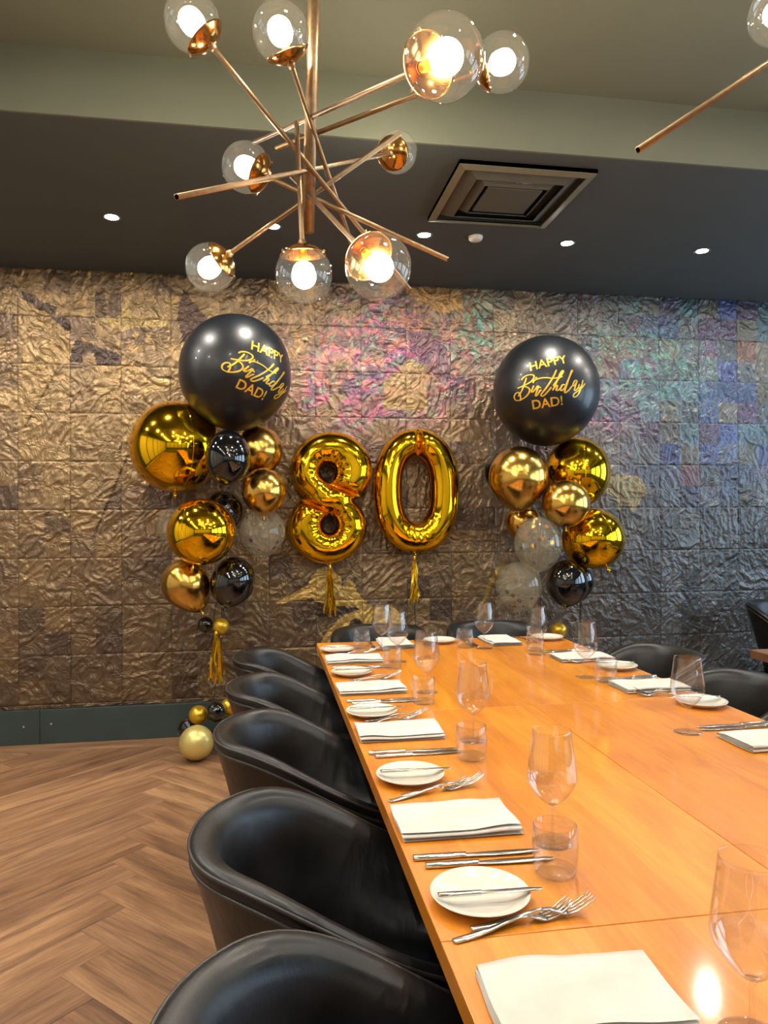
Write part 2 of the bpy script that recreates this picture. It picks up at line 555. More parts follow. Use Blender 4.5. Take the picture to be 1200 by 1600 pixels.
# right wall with daylight windows
WIN = [(-2.4, -1.0), (-0.6, 0.8), (1.2, 2.6), (3.0, 4.3)]
WZ0, WZ1 = 0.9, 2.5
bmw = bmesh.new()
box_bm(bmw, XR, XR + 0.12, YB, YW, 0, WZ0)
box_bm(bmw, XR, XR + 0.12, YB, YW, WZ1, ZC + 0.1)
edges = [YB] + [v for w in WIN for v in w] + [YW]
for k in range(0, len(edges), 2):
    box_bm(bmw, XR, XR + 0.12, edges[k], edges[k + 1], WZ0, WZ1)
wall_right = struct(bm_obj('wall_right', bmw, MAT['wall_dark']))
for k, (ya, yb) in enumerate(WIN):
    w = empty('window_%d' % (k + 1), (XR + 0.06, (ya + yb) / 2, WZ0)); struct(w)
    hw, hh = (yb - ya) / 2, WZ1 - WZ0
    bm = bmesh.new()
    for (y1, y2, z1, z2) in ((-hw, -hw + 0.05, 0, hh), (hw - 0.05, hw, 0, hh), (-hw, hw, 0, 0.05), (-hw, hw, hh - 0.05, hh), (-0.025, 0.025, 0, hh)):
        box_bm(bm, -0.04, 0.04, y1, y2, z1, z2)
    bm_obj('window_frame', bm, MAT['steel_frame'], w)
    for (y1, y2) in ((-hw + 0.05, -0.025), (0.025, hw - 0.05)):
        box('pane', -0.004, 0.004, y1, y2, 0.05, hh - 0.05, MAT['pane'], w)
    ld = bpy.data.lights.new('window_portal', 'AREA'); ld.shape = 'RECTANGLE'
    ld.size = hh - 0.02; ld.size_y = (yb - ya) - 0.02
    try: ld.cycles.is_portal = True
    except Exception: pass
    lo = bpy.data.objects.new('window_portal', ld); COL.objects.link(lo)
    lo.location = (XR + 0.13, (ya + yb) / 2, (WZ0 + WZ1) / 2)
    lo.rotation_euler = (0, math.radians(90), 0)

# ceiling: lower slate soffit around a raised olive-grey field
ceiling = struct(box('ceiling', CX0, CX1, CY0, CY1, ZC, ZC + 0.08, MAT['ceiling']))
ceiling['label'] = 'raised olive-grey ceiling field'
bm = bmesh.new()
box_bm(bm, XL, XR, CY1 + 0.012, YW + 0.012, ZS, ZC + 0.1)
box_bm(bm, XL, XR, YB, CY0 - 0.012, ZS, ZC + 0.1)
box_bm(bm, XL, CX0 - 0.012, CY0 - 0.012, CY1 + 0.012, ZS, ZC + 0.1)
box_bm(bm, CX1 + 0.012, XR, CY0 - 0.012, CY1 + 0.012, ZS, ZC + 0.1)
soffit = bm_obj('ceiling_soffit', bm, MAT['soffit']); struct(soffit)
soffit['label'] = 'dark slate lowered ceiling border'
bm = bmesh.new()
box_bm(bm, CX0 - 0.012, CX1 + 0.012, CY1, CY1 + 0.012, ZS, ZC)
box_bm(bm, CX0 - 0.012, CX1 + 0.012, CY0 - 0.012, CY0, ZS, ZC)
box_bm(bm, CX0 - 0.012, CX0, CY0, CY1, ZS, ZC)
box_bm(bm, CX1, CX1 + 0.012, CY0, CY1, ZS, ZC)
trim = bm_obj('trim_1', bm, MAT['ceiling']); struct(trim)
trim['label'] = 'olive upright face between soffit and raised ceiling'

bb = struct(empty('baseboard_back', (0, YW, 0)))
bb['label'] = 'dark teal baseboard under the crumpled leaf wall'
for xa, xb in ((XL, -1.3387), (-1.3367, 0.9), (0.902, 3.1), (3.102, XR)):
    box('baseboard_board', xa, xb, -0.022, 0.012, 0, 0.207, MAT['baseboard'], bb, 0.002)
for sx, sz in ((-1.429, 0.109), (-1.273, 0.120)):
    V, F = lathe([(0, 0.004), (0.004, 0.003), (0.006, 0)], 10)
    s = mesh_obj('screw', V, F, MAT['screw'], bb, loc=(sx, -0.022, sz)); s.rotation_euler = (math.pi / 2, 0, 0)

# ------------------------------------------------------------------ the crumpled leaf wall
LAT = RNG.random((256, 256))
def vnoise(x, y):
    xi, yi = np.floor(x).astype(int), np.floor(y).astype(int)
    fx, fy = x - xi, y - yi
    fx = fx * fx * fx * (fx * (fx * 6 - 15) + 10); fy = fy * fy * fy * (fy * (fy * 6 - 15) + 10)
    a = LAT[xi % 256, yi % 256]; b = LAT[(xi + 1) % 256, yi % 256]; c = LAT[xi % 256, (yi + 1) % 256]; d = LAT[(xi + 1) % 256, (yi + 1) % 256]
    return (a * (1 - fx) + b * fx) * (1 - fy) + (c * (1 - fx) + d * fx) * fy
def inpoly(px, pz, poly):
    ins = np.zeros(px.shape, bool)
    n = len(poly)
    for i in range(n):
        x1, z1 = poly[i]; x2, z2 = poly[(i + 1) % n]
        c = ((z1 > pz) != (z2 > pz)) & (px < (x2 - x1) * (pz - z1) / (z2 - z1 + 1e-12) + x1)
        ins ^= c
    return ins
POLY = {
'dark1':[(-1.44,2.75),(-1.34,2.69),(-1.24,2.65),(-1.25,2.60),(-1.34,2.63),(-1.42,2.68)],
'dark2':[(-1.27,2.59),(-1.16,2.58),(-1.16,2.50),(-1.20,2.52)],
'dark3':[(-1.13,2.46),(-1.01,2.42),(-0.86,2.36),(-0.87,2.31),(-1.01,2.30),(-1.02,2.37),(-1.08,2.37),(-1.09,2.31),(-1.16,2.31),(-1.16,2.40)],
'tri_light':[(-1.45,2.71),(-1.29,2.61),(-1.16,2.49),(-1.22,2.28),(-1.41,1.92),(-1.45,1.94)],
'tri_light2':[(-1.18,2.26),(-1.01,2.30),(-0.82,2.29),(-0.81,1.79),(-1.03,1.25),(-1.29,1.40),(-1.40,1.91)],
'olive1':[(-0.98,2.58),(-0.88,2.60),(-0.84,2.70),(-0.81,2.62),(-0.71,2.59),(-0.59,2.60),(-0.56,2.56),(-0.67,2.54),(-0.77,2.54),(-0.86,2.52),(-0.95,2.56)],
'olive2':[(-0.77,2.12),(-0.70,2.19),(-0.63,2.23),(-0.54,2.20),(-0.52,2.17),(-0.61,2.18),(-0.67,2.15),(-0.74,2.10)],
'gold_map':[(0.08,0.80),(0.13,0.85),(0.27,0.92),(0.32,1.01),(0.38,1.05),(0.44,1.02),(0.50,0.96),(0.49,0.88),(0.51,0.93),(0.57,0.95),(0.59,0.89),(0.64,0.81),(0.71,0.77),(0.82,0.78),(0.89,0.72),(0.94,0.61),(0.97,0.51),(0.35,0.53),(0.40,0.63),(0.47,0.70),(0.57,0.73),(0.61,0.76),(0.55,0.79),(0.46,0.75),(0.38,0.78),(0.31,0.84),(0.23,0.83)],
'gold_map2':[(0.42,0.53),(0.44,0.67),(0.54,0.74),(0.73,0.77),(0.88,0.74),(0.92,0.66),(0.98,0.51)],
'dark_hole':[(0.55,0.68),(0.60,0.71),(0.64,0.66),(0.61,0.60),(0.55,0.60)],
'dark_hole2':[(0.34,0.82),(0.44,0.79),(0.60,0.77),(0.54,0.74),(0.44,0.71),(0.33,0.73)],
'yline':[(1.54,1.01),(1.60,1.04),(1.58,0.98),(1.51,0.90),(1.47,0.81),(1.38,0.70),(1.37,0.72),(1.45,0.82),(1.49,0.93)],
'darkwedge':[(-0.50,2.80),(-0.44,2.72),(-0.34,2.62),(-0.40,2.52),(-0.48,2.44),(-0.52,2.60)],
'yel1':[(2.29,1.63),(2.36,1.65),(2.57,1.63),(2.63,1.52),(2.52,1.38),(2.45,1.45),(2.42,1.38),(2.40,1.49),(2.31,1.52)],
'goldpatch':[(0.89,2.87),(1.30,2.87),(1.31,2.74),(1.17,2.70),(1.00,2.78)],
'purpleband':[(0.95,2.60),(1.08,2.57),(1.21,2.47),(1.22,2.24),(1.12,2.28),(1.02,2.40),(0.95,2.46)],
'gold3':[(0.78,2.23),(0.95,2.40),(1.04,2.34),(1.08,2.06),(0.78,2.06)],
}
def L3(*c): return np.array(lin(c)[:3])
SX0, SP, SZ0, SPZ = -1.464, 0.299, 2.595, 0.2955
def leaf_colour(X, Z):
    """the foil's own colours: brown-gold at the left, magenta in the middle, blue-slate to the right"""
    sub_i = np.floor((X - SX0) / (SP / 2)).astype(int); sub_j = np.floor((Z - SZ0) / (SPZ / 2)).astype(int)
    rnd = LAT[(sub_i * 7 + 91) % 256, (sub_j * 13 + 37) % 256]
    rnd2 = LAT[(sub_i * 11 + 5) % 256, (sub_j * 5 + 201) % 256]
    nz = vnoise(X * 2.3 + 40, Z * 2.3 + 17)
    qx = X * 0.82 + Z * 0.57 + 0.05 * vnoise(X * 7 + 3, Z * 7 + 9); qz = -X * 0.57 + Z * 0.82 + 0.05 * vnoise(X * 7 + 55, Z * 7 + 29)
    nf = 0.65 * vnoise(qx * 22 + 109, qz * 33 + 103) + 0.35 * vnoise(qx * 51 + 9, qz * 63 + 13); nf2 = 0.65 * vnoise(qx * 38 + 170, qz * 26 + 155) + 0.35 * vnoise(qx * 75 + 70, qz * 60 + 55)
    nf3 = vnoise(qx * 9 + 120, qz * 12 + 181)
    brown, gold, dark = L3(132, 108, 82), L3(168, 136, 88), L3(88, 72, 66)
    t = np.clip(rnd * 0.9 + nz * 0.5 - 0.25, 0, 1)[..., None]
    c = brown * (1 - t) + gold * t * 0.85 + brown * t * 0.15
    dk = (rnd2 < 0.13)[..., None]
    c = np.where(dk, dark * 0.6 + c * 0.4, c)
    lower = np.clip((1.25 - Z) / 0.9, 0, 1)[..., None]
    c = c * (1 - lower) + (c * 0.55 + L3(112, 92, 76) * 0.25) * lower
    # slate to the right: foil tone plus cool daylight painted into it
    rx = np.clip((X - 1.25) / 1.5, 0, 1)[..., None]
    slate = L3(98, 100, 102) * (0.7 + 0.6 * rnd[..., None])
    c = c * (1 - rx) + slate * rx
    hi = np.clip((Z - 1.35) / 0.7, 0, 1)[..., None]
    # blue and purple mosaic in the upper right, part of its blue painted window light
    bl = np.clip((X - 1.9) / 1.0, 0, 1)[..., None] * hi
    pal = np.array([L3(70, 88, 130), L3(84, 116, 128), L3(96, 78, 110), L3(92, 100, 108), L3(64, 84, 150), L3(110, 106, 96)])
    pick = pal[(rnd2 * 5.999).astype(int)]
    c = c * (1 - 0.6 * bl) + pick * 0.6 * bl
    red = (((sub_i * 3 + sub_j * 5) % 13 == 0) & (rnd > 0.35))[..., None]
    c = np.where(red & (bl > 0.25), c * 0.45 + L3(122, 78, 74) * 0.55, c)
    # iridescent magenta field above the numerals
    def blob(cx, cz, rx_, rz_):
        return np.exp(-(((X - cx) / rx_) ** 2 + ((Z - cz) / rz_) ** 2))
    mg = np.clip(blob(0.5, 2.2, 0.42, 0.3) + 0.8 * blob(0.76, 2.65, 0.25, 0.3) + 0.6 * blob(1.15, 2.35, 0.3, 0.35) + 0.45 * blob(2.1, 2.0, 0.4, 0.25), 0, 1)
    mgn = np.clip(mg * (0.1 + 1.0 * nf3), 0, 0.62)[..., None]
    pink, purple, mint = L3(196, 92, 146), L3(122, 92, 130), L3(130, 150, 136)
    ir = np.where((nf > 0.56)[..., None], pink, np.where((nf2 > 0.6)[..., None], mint, purple))
    c = c * (1 - mgn) + ir * mgn
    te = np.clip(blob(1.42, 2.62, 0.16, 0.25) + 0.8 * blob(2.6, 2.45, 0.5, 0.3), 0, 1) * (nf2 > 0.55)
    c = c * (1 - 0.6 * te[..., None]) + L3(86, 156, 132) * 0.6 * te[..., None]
    # bright gold flecks high on the wall
    fl = (nf > 0.68) & (Z > 2.2) & (X < 1.3)
    c = np.where(fl[..., None], c * 0.65 + L3(210, 164, 90) * 0.35, c)
    for k, rgb, a in (('tri_light', (164, 132, 82), 0.6), ('tri_light2', (166, 136, 90), 0.55), ('dark1', (78, 62, 54), 0.9), ('dark2', (72, 58, 56), 0.9),
                      ('dark3', (74, 60, 58), 0.9), ('olive1', (186, 156, 88), 0.6), ('olive2', (186, 156, 88), 0.6), ('darkwedge', (82, 62, 62), 0.8),
                      ('goldpatch', (200, 150, 76), 0.7), ('purpleband', (112, 78, 98), 0.7), ('gold3', (172, 140, 78), 0.7), ('gold_map2', (206, 166, 80), 0.93),
                      ('gold_map', (214, 174, 84), 0.97), ('dark_hole', (78, 62, 54), 0.95), ('dark_hole2', (80, 64, 58), 0.95), ('yline', (176, 150, 66), 0.9), ('yel1', (172, 150, 96), 0.6)):
        msk = inpoly(X + (nf3 - 0.5) * 0.02, Z + (nf - 0.5) * 0.02, POLY[k])[..., None]
        c = np.where(msk, c * (1 - a) + L3(*rgb) * a, c)
    for (xa, za, xb, zb) in ((-0.86, 2.37, -0.5, 2.2), (-1.22, 2.3, -1.42, 1.92), (-0.81, 1.79, -1.03, 1.25)):
        tt = np.clip(((X - xa) * (xb - xa) + (Z - za) * (zb - za)) / ((xb - xa) ** 2 + (zb - za) ** 2), 0, 1)
        dd = np.hypot(X - xa - tt * (xb - xa), Z - za - tt * (zb - za))
        c = np.where((dd < 0.007)[..., None], c * 0.5, c)
    c = c * (0.68 + 0.26 * nf2)[..., None]
    grey = c.mean(-1, keepdims=True)
    c = c * 0.88 + grey * 0.12
    return np.clip(c, 0.004, 0.95)

NG = 40
def make_leaf(ci, cj):
    xa = max(SX0 + ci * SP, XL); xb = min(SX0 + (ci + 1) * SP, XR)
    za = max(SZ0 + cj * SPZ, 0.207); zb = min(SZ0 + (cj + 1) * SPZ, ZS)
    if xb - xa < 0.02 or zb - za < 0.02: return
    g = 0.0005
    u = np.linspace(xa + g, xb - g, NG + 1); w = np.linspace(za + g, zb - g, NG + 1)
    X, Z = np.meshgrid(u, w)
    rs = np.random.default_rng((ci + 50) * 977 + (cj + 50) * 31)
    ang = rs.uniform(-0.9, 0.9); ox, oz = rs.uniform(0, 200, 2)
    st = rs.uniform(1.3, 2.4)
    ca, sa = math.cos(ang), math.sin(ang)
    A = (X * ca + Z * sa); Bq = (-X * sa + Z * ca)
    wx = vnoise(A * 9 + ox, Bq * 9 + oz) - 0.5; wz = vnoise(A * 9 + ox + 33, Bq * 9 + oz + 71) - 0.5
    A2 = A * 15 * st + wx * 2.6 + ox; B2 = Bq * 11 + wz * 2.6 + oz
    r1 = 1 - np.abs(2 * vnoise(A2, B2) - 1); r2 = 1 - np.abs(2 * vnoise(A2 * 1.9 + 7, B2 * 2.1 + 3) - 1)
    r3 = vnoise(A2 * 3.3, B2 * 3.1)
    h = r1 ** 3.0 * 0.0085 + r2 ** 3 * 0.005 + r3 * 0.002
    e = np.minimum(np.minimum(X - xa, xb - X), np.minimum(Z - za, zb - Z))
    h = h * np.clip(e / 0.004, 0.5, 1) + 0.0012 * rs.random()
    cx, cz = (xa + xb) / 2, (za + zb) / 2
    n1 = NG + 1
    verts = np.stack([X - cx, 0.006 - h, Z - cz], -1).reshape(-1, 3)
    i = np.arange(NG)[None, :] + np.arange(NG)[:, None] * n1
    faces = np.stack([i, i + 1, i + 1 + n1, i + n1], -1).reshape(-1, 4)
    me = bpy.data.meshes.new('leaf_square')
    me.vertices.add(len(verts)); me.vertices.foreach_set('co', verts.ravel())
    me.loops.add(faces.size); me.loops.foreach_set('vertex_index', faces.ravel().astype(np.int32))
    me.polygons.add(len(faces)); me.polygons.foreach_set('loop_start', np.arange(0, faces.size, 4, dtype=np.int32))
    try: me.polygons.foreach_set('loop_total', np.full(len(faces), 4, dtype=np.int32))
    except Exception: pass
    me.update(calc_edges=True)
    me.polygons.foreach_set('use_smooth', np.ones(len(faces), dtype=bool))
    Xc = (X[:-1, :-1] + X[1:, 1:]) / 2; Zc = (Z[:-1, :-1] + Z[1:, 1:]) / 2
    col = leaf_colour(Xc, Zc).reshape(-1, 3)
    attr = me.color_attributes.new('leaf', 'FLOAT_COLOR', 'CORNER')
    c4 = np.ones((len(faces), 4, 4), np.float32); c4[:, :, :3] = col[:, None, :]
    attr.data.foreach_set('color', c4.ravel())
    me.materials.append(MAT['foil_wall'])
    o = bpy.data.objects.new('leaf_square', me)
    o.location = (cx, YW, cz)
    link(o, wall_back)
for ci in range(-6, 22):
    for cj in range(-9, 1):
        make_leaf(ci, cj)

# ------------------------------------------------------------------ ceiling fittings
def downlight(x, y, z, label):
    o = empty('recessed_downlight', (x, y, z))
    V, F = lathe([(0.030, 0.0), (0.044, -0.004), (0.047, -0.002), (0.047, 0.0)], 32)
    mesh_obj('trim_ring', V, F, MAT['soffit'], o)
    V, F = lathe([(0.0, -0.002), (0.030, -0.002)], 28)
    mesh_obj('lamp_face', V, F, MAT['spot'], o)
    return tag(o, label, 'downlight', 'recessed ceiling downlights')
dl_lab = {-0.75: 'lit recessed downlight left of the brass chandelier, near the leaf wall',
          0.057: 'lit recessed downlight glinting behind the chandelier rod',
          0.863: 'lit recessed downlight just left of the white ceiling disc',
          1.678: 'lit recessed downlight right of the white ceiling disc',
          2.499: 'rightmost lit recessed downlight in the slate soffit'}
for x in (-2.37, -1.56, -0.75, 0.057, 0.863, 1.678, 2.499, 3.31, 4.1):
    downlight(x, 3.88, ZS, dl_lab.get(x) or 'lit recessed downlight beyond the %s picture edge, %s one out' % (('left', 'second') if x < -2 else ('left', 'first') if x < 0 else ('right', 'first') if x < 4 else ('right', 'second')))
for x in (-1.6, 0.0, 1.6, 3.2):
    downlight(x, -2.6, ZS, 'lit recessed downlight behind the viewer, %s from the left' % {-1.6: 'first', 0.0: 'second', 1.6: 'third', 3.2: 'fourth'}[x])
for y in (-1.6, -0.7, 0.2, 1.1, 2.0, 2.9):
    downlight(-1.75, y, ZS, 'lit recessed downlight beside the left wall, %s from the back' % {-1.6: 'first', -0.7: 'second', 0.2: 'third', 1.1: 'fourth', 2.0: 'fifth', 2.9: 'sixth'}[y])
for x, y, w in ((-0.5, 0.6, 'left'), (0.9, 0.6, 'middle'), (2.3, 0.6, 'right')):  # added fill lamps, out of view, to light the table beside the dimmed bulbs
    downlight(x, y, ZC, 'added unseen fill downlight in the raised ceiling overhead, %s of three' % w)
for x, y, w in ((-0.5, 1.9, 'left'), (0.9, 1.9, 'middle'), (2.3, 1.9, 'right')):  # second row of added fill lamps, also out of view
    downlight(x, y, ZC, 'added unseen fill downlight in the raised ceiling by the chandeliers, %s of three' % w)
V, F = lathe([(0, -0.022), (0.03, -0.021), (0.037, -0.014), (0.04, 0.0)], 32)
tag(mesh_obj('smoke_detector', V, F, MAT['trim_white'], None, loc=(1.145, 3.865, ZS)), 'small round white disc on the slate soffit beside the vent', 'smoke detector')

vent = empty('ceiling_vent', (1.14, 3.335, ZS))
tag(vent, 'square ceiling air diffuser with nested blades in the slate soffit', 'air vent')
def sq_ring(name, r_out, z_out, r_in, z_in, th, m):
    bm = bmesh.new()
    def ring(r, z): return [bm.verts.new(p) for p in ((-r, -r, z), (r, -r, z), (r, r, z), (-r, r, z))]
    a, b, c, d = ring(r_out, z_out), ring(r_in, z_in), ring(r_in, z_in + th), ring(r_out, z_out + th)
    for p, q in ((a, b), (b, c), (c, d), (d, a)):
        for i in range(4):
            j = (i + 1) % 4
            bm.faces.new((p[i], p[j], q[j], q[i]))
    return bm_obj(name, bm, m, vent)
sq_ring('outer_frame', 0.312, -0.022, 0.278, -0.03, 0.008, MAT['vent_frame'])
sq_ring('frame_skirt', 0.312, -0.004, 0.312, -0.02, 0.002, MAT['vent'])
sq_ring('blade', 0.262, -0.004, 0.205, -0.034, 0.004, MAT['vent'])
sq_ring('blade', 0.185, -0.004, 0.150, -0.034, 0.004, MAT['vent'])
box('centre_plate', -0.13, 0.13, -0.13, 0.13, -0.032, -0.02, MAT['vent'], vent, 0.004)
box('back_plate', -0.275, 0.275, -0.275, 0.275, -0.003, -0.001, MAT['vent_in'], vent)
bm = bmesh.new()
for k in range(7):
    a = k * 0.9
    box_bm(bm, 0.02 + 0.018 * math.cos(a) * k * 0.35 - 0.012, 0.02 + 0.018 * math.cos(a) * k * 0.35 + 0.014, -0.178 + 0.004 * math.sin(a * 2) - 0.009, -0.178 + 0.004 * math.sin(a * 2) + 0.008, -0.026 + 0.002 * (k % 3), -0.014, 0.003)
bm_obj('damper_bracket', bm, MAT['silver'], vent)

# ------------------------------------------------------------------ chandeliers
GLOBE_R = 0.075
def make_globe_master():
    """a lamp head whose socket points along -z (rod joins at z=-R)"""
    R = GLOBE_R
    parts = {}
    parts['globe'] = lathe([(R * math.sin(a), -R * math.cos(a)) for a in np.linspace(0, math.pi, 33)], 48)
    ro, ri = R + 0.003, R + 0.0015
    A = math.radians(51)
    prof = [(ro * math.sin(a), -ro * math.cos(a)) for a in np.linspace(0, A, 14)] + [(ri * math.sin(a), -ri * math.cos(a)) for a in np.linspace(A, 0, 14)]
    parts['cup'] = lathe(prof, 48)
    parts['socket'] = lathe([(0, -R * 0.95), (0.011, -R * 0.95), (0.011, -0.028), (0.0, -0.028)], 20)
    parts['bulb'] = lathe([(0, -0.028), (0.008, -0.027)] + [(0.032 * math.sin(a), 0.006 - 0.032 * math.cos(a)) for a in np.linspace(0.45, math.pi, 16)], 28)
    parts['nut'] = lathe([(0.0, -R - 0.014), (0.009, -R - 0.014), (0.012, -R - 0.004), (0.012, -R + 0.002)], 16)
    th = math.radians(50)
    d = Vector((math.sin(th), 0, -math.cos(th)))
    parts['screw'] = tube([d * (R + 0.001), d * (R + 0.008)], 0.003, 8)
    ms = {}
    for k, (V, F) in parts.items():
        me = bpy.data.meshes.new(k)
        me.from_pydata([tuple(v) for v in V], [], F)
        me.polygons.foreach_set('use_smooth', [True] * len(me.polygons))
        me.materials.append(MAT[{'globe': 'globe', 'cup': 'brass_cup', 'socket': 'socket', 'bulb': 'bulb', 'nut': 'brass', 'screw': 'brass'}[k]])
        ms[k] = me
    return ms
GM = make_globe_master()

def chandelier(pole_top, pole_bot, rods, label, scales={}):
    root = empty('chandelier', pole_top)
    base = Vector(pole_top)
    V, F = tube([Vector(0 * base), Vector(pole_bot) - base], 0.0175, 24)
    mesh_obj('pole', V, F, MAT['brass'], root)
    V, F = lathe([(0, 0.0), (0.07, 0.0), (0.07, -0.02), (0.03, -0.03), (0.0175, -0.03)], 32)
    mesh_obj('ceiling_canopy', V, F, MAT['brass'], root)
    ax = (Vector(pole_bot) - base).normalized()
    for (k, g, f) in rods:
        g, f = Vector(g), Vector(f)
        d = (g - f).normalized()
        s = scales.get(k, 1.0)
        start = f - base
        end = g - d * (GLOBE_R * s + 0.006) - base
        # hollow-ended rod
        V, F = tube([start, end], 0.0068, 14, cap=False)
        v2, f2 = tube([start, start + d * 0.02], 0.0053, 14, cap=False)
        b = len(V); V += v2; F += [tuple(i + b for i in q) for q in f2]
        for i in range(14):
            j = (i + 1) % 14
            F.append((i, b + i, b + j, j))
        rod = mesh_obj('rod', V, F, MAT['brass'], root)
        # clamp joint where the rod passes the pole
        w0 = start
        dd = d; a = dd.dot(ax); q = w0
        den = 1 - a * a
        if den > 1e-4:
            t = (a * ax.dot(q) - dd.dot(q)) / den
            pr = q + dd * t
            pp = ax * ax.dot(pr)
            if (pr - pp).length > 0.004:
                V, F = tube([pp, pr], 0.006, 12)
                mesh_obj('joint', V, F, MAT['brass'], rod)
        x, y, z = frame_from(d)
        lamp = bpy.data.objects.new('lamp_head', GM['globe'])
        mt = Matrix((x, y, d)).transposed().to_4x4() @ Matrix.Diagonal((s, s, s, 1))
        mt.translation = g - base
        lamp.matrix_basis = mt
        link(lamp, root)
        lamp['label'] = 'clear glass globe with brass cup and lit bulb'
        for q in range(3):
            sc_ = link(bpy.data.objects.new('screw', GM['screw']), lamp)
            sc_.rotation_euler = (0, 0, q * 2.094)
        for pn in ('cup', 'socket', 'bulb', 'nut'):
            link(bpy.data.objects.new({'cup': 'brass_cup', 'nut': 'collar_nut'}.get(pn, pn), GM[pn]), lamp)
    return tag(root, label, 'chandelier', 'brass globe chandeliers')
RODS1 = [
    ('A',(-0.184,2.031,2.700),(0.421,2.092,2.024)),
    ('B',(0.050,1.972,2.658),(0.265,2.187,2.178)),
    ('C',(-0.045,2.171,2.383),(0.502,1.962,2.071)),
    ('D',(0.380,1.504,2.332),(-0.027,2.438,2.590)),
    ('E',(0.644,1.916,2.598),(0.039,2.126,2.422)),
    ('F',(0.492,2.670,2.711),(-0.177,1.588,2.039)),
    ('G',(-0.157,2.272,2.120),(0.372,1.963,2.409)),
    ('H',(0.114,2.066,2.046),(0.095,2.050,2.464)),
    ('I',(0.276,1.756,1.972),(0.082,2.167,2.368)),
]
chandelier((0.157, 2.074, ZC), (0.127, 2.083, 2.172), RODS1, 'branching brass chandelier with nine lit glass globes over the table', {'H': 1.06, 'C': 0.95, 'G': 0.96, 'D': 1.13, 'I': 1.07})
RODS2 = [('a', (1.75, 1.60, 2.83), (0.731, 1.347, 2.087)),
         ('b', (1.315, 1.70, 2.655), (1.95, 1.45, 2.30)),
         ('c', (2.05, 1.15, 2.15), (1.45, 1.80, 2.6)),
         ('d', (2.1, 2.0, 2.3), (1.40, 1.20, 2.50)),
         ('e', (1.62, 0.95, 2.25), (1.66, 2.0, 2.62))]
chandelier((1.66, 1.55, ZC), (1.66, 1.55, 2.2), RODS2, 'brass globe chandelier cut off by the upper right picture edge')

# ------------------------------------------------------------------ dining table
table = empty('dining_table', ((TX0 + TX1) / 2, (TY0 + TY1) / 2, 0))
tag(table, 'long honey maple dining table of joined panels set for a meal', 'table')
def tbl(name, x0, x1, y0, y1, z0, z1, m, bevel=0.0, parent=table):
    cx, cy = (x0 + x1) / 2, (y0 + y1) / 2
    o = box(name, x0 - cx, x1 - cx, y0 - cy, y1 - cy, z0, z1, m, parent, bevel)
    o.location = (cx - table.location.x, cy - table.location.y, 0)
    return o
XM = (TX0 + TX1) / 2
ycuts = [TY0, 1.045, 2.285, TY1]
for a, b in zip(ycuts[:-1], ycuts[1:]):
    for xa, xb in ((TX0, XM), (XM, TX1)):
        tbl('top_panel', xa + 0.0008, xb - 0.0008, a + 0.0008, b - 0.0008, TZ - 0.036, TZ, MAT['table'], 0.0015)
tbl('under_frame', TX0 + 0.12, TX1 - 0.12, TY0 + 0.12, TY1 - 0.12, TZ - 0.075, TZ - 0.037, MAT['black_metal'])
for yy in (TY0 + 0.45, 1.68, TY1 - 0.5):
    tbl('leg', XM - 0.06, XM + 0.06, yy - 0.06, yy + 0.06, 0.03, TZ - 0.07, MAT['black_metal'], 0.01)
    tbl('foot', XM - 0.3, XM + 0.3, yy - 0.05, yy + 0.05, 0.0, 0.03, MAT['black_metal'], 0.008)

